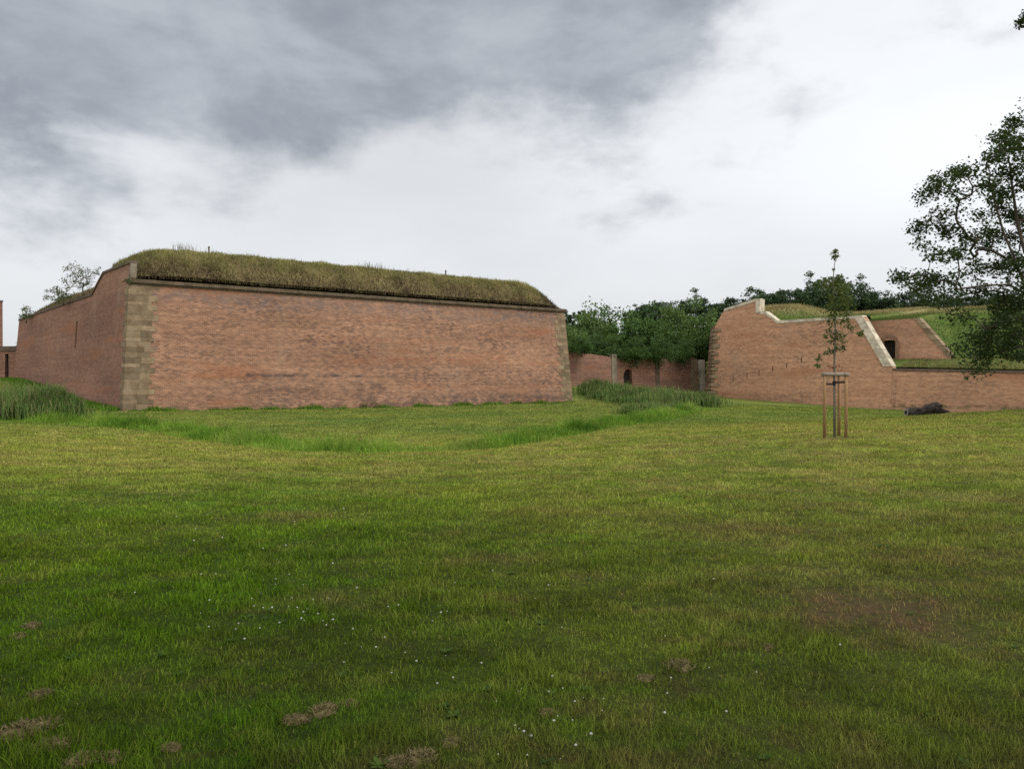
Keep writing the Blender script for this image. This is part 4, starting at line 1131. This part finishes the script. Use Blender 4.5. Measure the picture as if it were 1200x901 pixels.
def bits():
    r=np.random.default_rng(81)
    # clover heads
    P=[]
    def cluster(px,py,sx,sy,n):
        for _ in range(n):
            q=ground_hit(px+r.normal(0,sx),min(898,py+r.normal(0,sy))); P.append(q)
    for a in [(330,705,45,22,22),(400,735,40,25,16),(270,690,60,30,14),(480,760,60,40,14),(250,610,60,25,26),(640,820,30,30,10),(690,840,50,20,8),(620,870,20,20,5),(820,800,60,30,6),(560,700,120,50,16),(150,560,100,15,14),(960,640,150,60,8)]: cluster(*a)
    mb=MB()
    an=np.arange(6)*np.pi/3
    for q in P:
        s=.0028+.0045*r.random()**1.5*(1+q[1]/14); z=q[2]+.015+.04*r.random()
        ring=np.stack([np.cos(an)*s,np.sin(an)*s,0*an],1)
        V=np.vstack([ring*.6+(0,0,-s*.6),ring,ring*.6+(0,0,s*.6),[[0,0,s*.8]]])+np.array([q[0],q[1],z])
        j=np.arange(6);j2=(j+1)%6
        mb.add(V,np.vstack([np.stack([j,j2,6+j2,6+j],1),np.stack([6+j,6+j2,12+j2,12+j],1)]),np.stack([12+j,12+j2,np.full(6,18)],1))
    tag(mb.build('clover_flowers',M['flower'],None),'scattered tiny white clover flowers in the lawn','flowers',kind='stuff')
    # broad leaved weeds
    n_=230; d=np.exp(r.random(n_)*np.log(16/2.6))*2.6; x=(r.random(n_)*2-1)*(.68*d+1)
    okk=fbm(x*.6+7,d*.6)>.42; d=d[okk]; x=x[okk]; z=hgt(x,d)
    Vs=[];Qs=[];rn=[];k0=0
    for a,b,c_ in zip(x,d,z):
        m_=r.integers(5,10); tone=r.random()
        for q in range(m_):
            an=q*2.4+r.random(); L_=.022+.035*r.random(); w_2=L_*.24; up=.2+.5*r.random()
            dr=np.array([math.cos(an),math.sin(an),up]); sd=np.array([-math.sin(an),math.cos(an),0.])
            o_=np.array([a,b,c_+.005])
            Vs+= [o_,o_+dr*L_*.5+sd*w_2,o_+dr*L_*np.array([1,1,.75]),o_+dr*L_*.5-sd*w_2]; Qs.append([k0,k0+1,k0+2,k0+3]); k0+=4; rn+=[tone*.7+.3*r.random()]*4
    tag(obj('lawn_weeds',mesh('lawn_weeds',np.array(Vs),[np.array(Qs)],M['weed'],attrs={'rnd':np.array(rn)})),'low broad-leaved weeds scattered through the near lawn','weeds',kind='stuff')
    # dried clippings
    first=None
    spec=[(32,860,.135),(62,877,.085),(95,894,.09),(128,893,.07),(47,816,.07),(380,835,.085),(347,846,.075),(492,893,.10),(466,897,.065),(797,783,.10),(757,797,.06),(37,735,.07),(22,747,.06),(200,880,.05),(410,826,.05),(530,872,.045),(900,760,.05),(640,838,.045)]
    r2=np.random.default_rng(5)
    n=420
    v=r2.normal(0,1,(n,2))*np.array([.40,.28])
    v*=np.minimum(1,.75/np.maximum(np.hypot(v[:,:1],v[:,1:]),1e-6))
    hz=.22*np.exp(-(v**2).sum(1)*4)*(.4+.9*fbm(v[:,0]*4,v[:,1]*4))
    rn=r2.random(n)
    for i,(px,py,s) in enumerate(spec):
        q=ground_hit(px,py)
        if first is None:
            gr=np.linspace(0,1,9); gt=np.linspace(0,2*np.pi,25)
            GR,GT=np.meshgrid(gr,gt)
            edge_=.55+.75*fbm(np.cos(GT)*1.5+4,np.sin(GT)*1.5+4)
            GX=GR*np.cos(GT)*edge_; GY=GR*np.sin(GT)*edge_*.7
            GZ=.24*np.clip(1-GR**2,0,1)*(.1+1.6*fbm(GX*4+5,GY*4+5))-.45*sstep(GR,.55,1.)-.02
            ib=np.arange(24)[:,None]*9+np.arange(8)[None]
            o=blades('grass_clippings',np.stack([v[:,0],v[:,1],hz-.06],1),.14+.20*r2.random(n),.045,M['clip'],lean=1.1,rnd=rn,droop=1.,seed=3); first=o
            core=(np.stack([GX,GY,GZ],-1).reshape(-1,3),np.stack([ib,ib+1,ib+10,ib+9],-1).reshape(-1,4))
            bv_=np.empty(len(o.data.vertices)*3,np.float32); o.data.vertices.foreach_get('co',bv_); bv_=bv_.reshape(-1,3)
            br_=np.empty(len(bv_),np.float32); o.data.attributes['rnd'].data.foreach_get('value',br_)
            b5=np.arange(len(bv_)//5)*5+len(core[0])
            o.data=mesh('grass_clippings',np.vstack([core[0],bv_]),[np.vstack([core[1],np.stack([b5,b5+1,b5+3,b5+2],1)]),np.stack([b5+2,b5+3,b5+4],1)],M['clip'],attrs={'rnd':np.concatenate([fbm(core[0][:,0]*9,core[0][:,1]*9),br_])})
        else:
            o=first.copy(); link(o)
        o.location=(q[0],q[1],q[2]+.012); o.scale=(s*1.25,s*1.25,s*.95); o.rotation_euler=(0,0,r.random()*6.28)
        lab='brown clump of dried grass clippings lying in the foreground lawn'
        if i==0: lab='largest brown clump of dried clippings, near the lower left corner of the lawn'
        tag(o,lab,'clippings','clumps of dried clippings on the lawn')

def added_shade_tree():  # unseen tree, added only to darken the near lawn
    mt,mc=tree_meshes('added_shade_tree',77,13,6.5,4.,90,60,.30,'leaf_oak',crown_lo=.42)
    plant('oak_tree',mt,mc,(5.,-4.6,float(hgt(np.array([5.]),np.array([-4.6]))[0])),(1,1,1),0.,'unseen broad tree added behind the viewpoint to shade the near lawn','tree')
added_shade_tree()
mound_grass(); lawn(); forest(); oak(); sapling(); shrubs(); reeds(); log_(); bits()

# ------------------------------------------------------------------ world
SUN_AZ=R(118); SUN_EL=R(48)             # azimuth clockwise from +Y (view direction)
wd=bpy.data.worlds.new('World'); sc.world=wd; wd.use_nodes=True
nt=wd.node_tree; nt.nodes.clear(); g=G(nt)
dv=g.n('ShaderNodeTexCoord').outputs['Generated']
x,y,z=g.sep(dv)
sky=g.n('ShaderNodeTexSky',sky_type='NISHITA'); sky.sun_disc=False; sky.sun_elevation=SUN_EL; sky.sun_rotation=SUN_AZ
n1=g.noise(g.scale(dv,1,1,1.9,(3.7,1.2,.4)),2.7,9,.56,.12)
n2=g.noise(g.scale(dv,1,1,2.6,(9.,4.,2.)),1.7,8,.54,.1)
n3=g.noise(g.scale(dv,1,1,2.2,(1.,8.,5.)),5.4,8,.58,.2)
# heavy grey bank overhead-left of the view
ex=g.m('DIVIDE',g.m('ADD',x,.14),.58); ez=g.m('DIVIDE',g.m('SUBTRACT',z,.46),.265)
el=g.m('SQRT',g.m('ADD',g.m('MULTIPLY',ex,ex),g.m('MULTIPLY',ez,ez)))
el=g.m('ADD',el,g.m('MULTIPLY_ADD',n1,2.1,-1.05))
el=g.m('ADD',el,g.m('MULTIPLY_ADD',n3,.75,-.375))
front=g.rng(y,-.1,.4)
dark=g.m('MULTIPLY',g.rng(el,.58,1.10,1.,0.),front)
light=g.rng(n1,.30,.70)
bgv=g.m('MULTIPLY_ADD',g.rng(n2,.3,.7),.14,.79)
bgv=g.m('ADD',bgv,g.m('MULTIPLY',g.rng(x,-.1,.6),g.m('MULTIPLY',g.rng(z,.05,.26),.19)))
bgv=g.m('SUBTRACT',bgv,g.m('MULTIPLY',g.rng(z,.0,.20,1,0),.10))
base=g.mix(1.,(.955,.975,1.0),g.comb(bgv,bgv,bgv),'MULTIPLY')
back=g.rng(y,.15,-.35)
base=g.mix(back,base,(1.5,1.48,1.45))
dcol=g.mix(g.rng(n3,.3,.7),(.285,.315,.36),(.50,.53,.575))
cl=g.mix(g.m('MULTIPLY',dark,.93),base,dcol)
wisp=g.m('MULTIPLY',g.rng(n1,.52,.72),g.m('MULTIPLY',dark,.6))
cl=g.mix(wisp,cl,(.76,.78,.80))
STR=.1
cl=g.mix(1.,cl,(.78/STR,)*3,'MULTIPLY')
mixed=g.mix(.93,sky.outputs[0],cl)
bg=g.n('ShaderNodeBackground'); bg.inputs[1].default_value=STR; g.put(bg.inputs[0],mixed)
ow=g.n('ShaderNodeOutputWorld'); nt.links.new(bg.outputs[0],ow.inputs[0])

sl=bpy.data.lights.new('sun','SUN'); sl.energy=1.4; sl.angle=R(24); sl.color=(1.,.955,.89)
so=bpy.data.objects.new('sun',sl); link(so)
dvec=np.array([math.sin(SUN_AZ)*math.cos(SUN_EL),math.cos(SUN_AZ)*math.cos(SUN_EL),math.sin(SUN_EL)])
from mathutils import Vector
so.rotation_euler=Vector(-dvec).to_track_quat('-Z','Y').to_euler()

# ------------------------------------------------------------------ camera / render
cam=bpy.data.cameras.new('camera'); co=bpy.data.objects.new('camera',cam); link(co)
co.location=(0,0,EYE); co.rotation_euler=(R(90),0,0)
cam.sensor_width=36; cam.lens=36*F/1200; cam.clip_end=6000; cam.clip_start=.05
sc.camera=co
vs_=sc.view_settings
sc.display_settings.display_device='sRGB'
vs_.view_transform='Standard'; vs_.look='None'; vs_.exposure=.35; vs_.gamma=1; vs_.use_curve_mapping=False
sc.cycles.use_denoising=False
sc.cycles.max_bounces=6; sc.cycles.diffuse_bounces=3; sc.cycles.transmission_bounces=3; sc.cycles.transparent_max_bounces=4
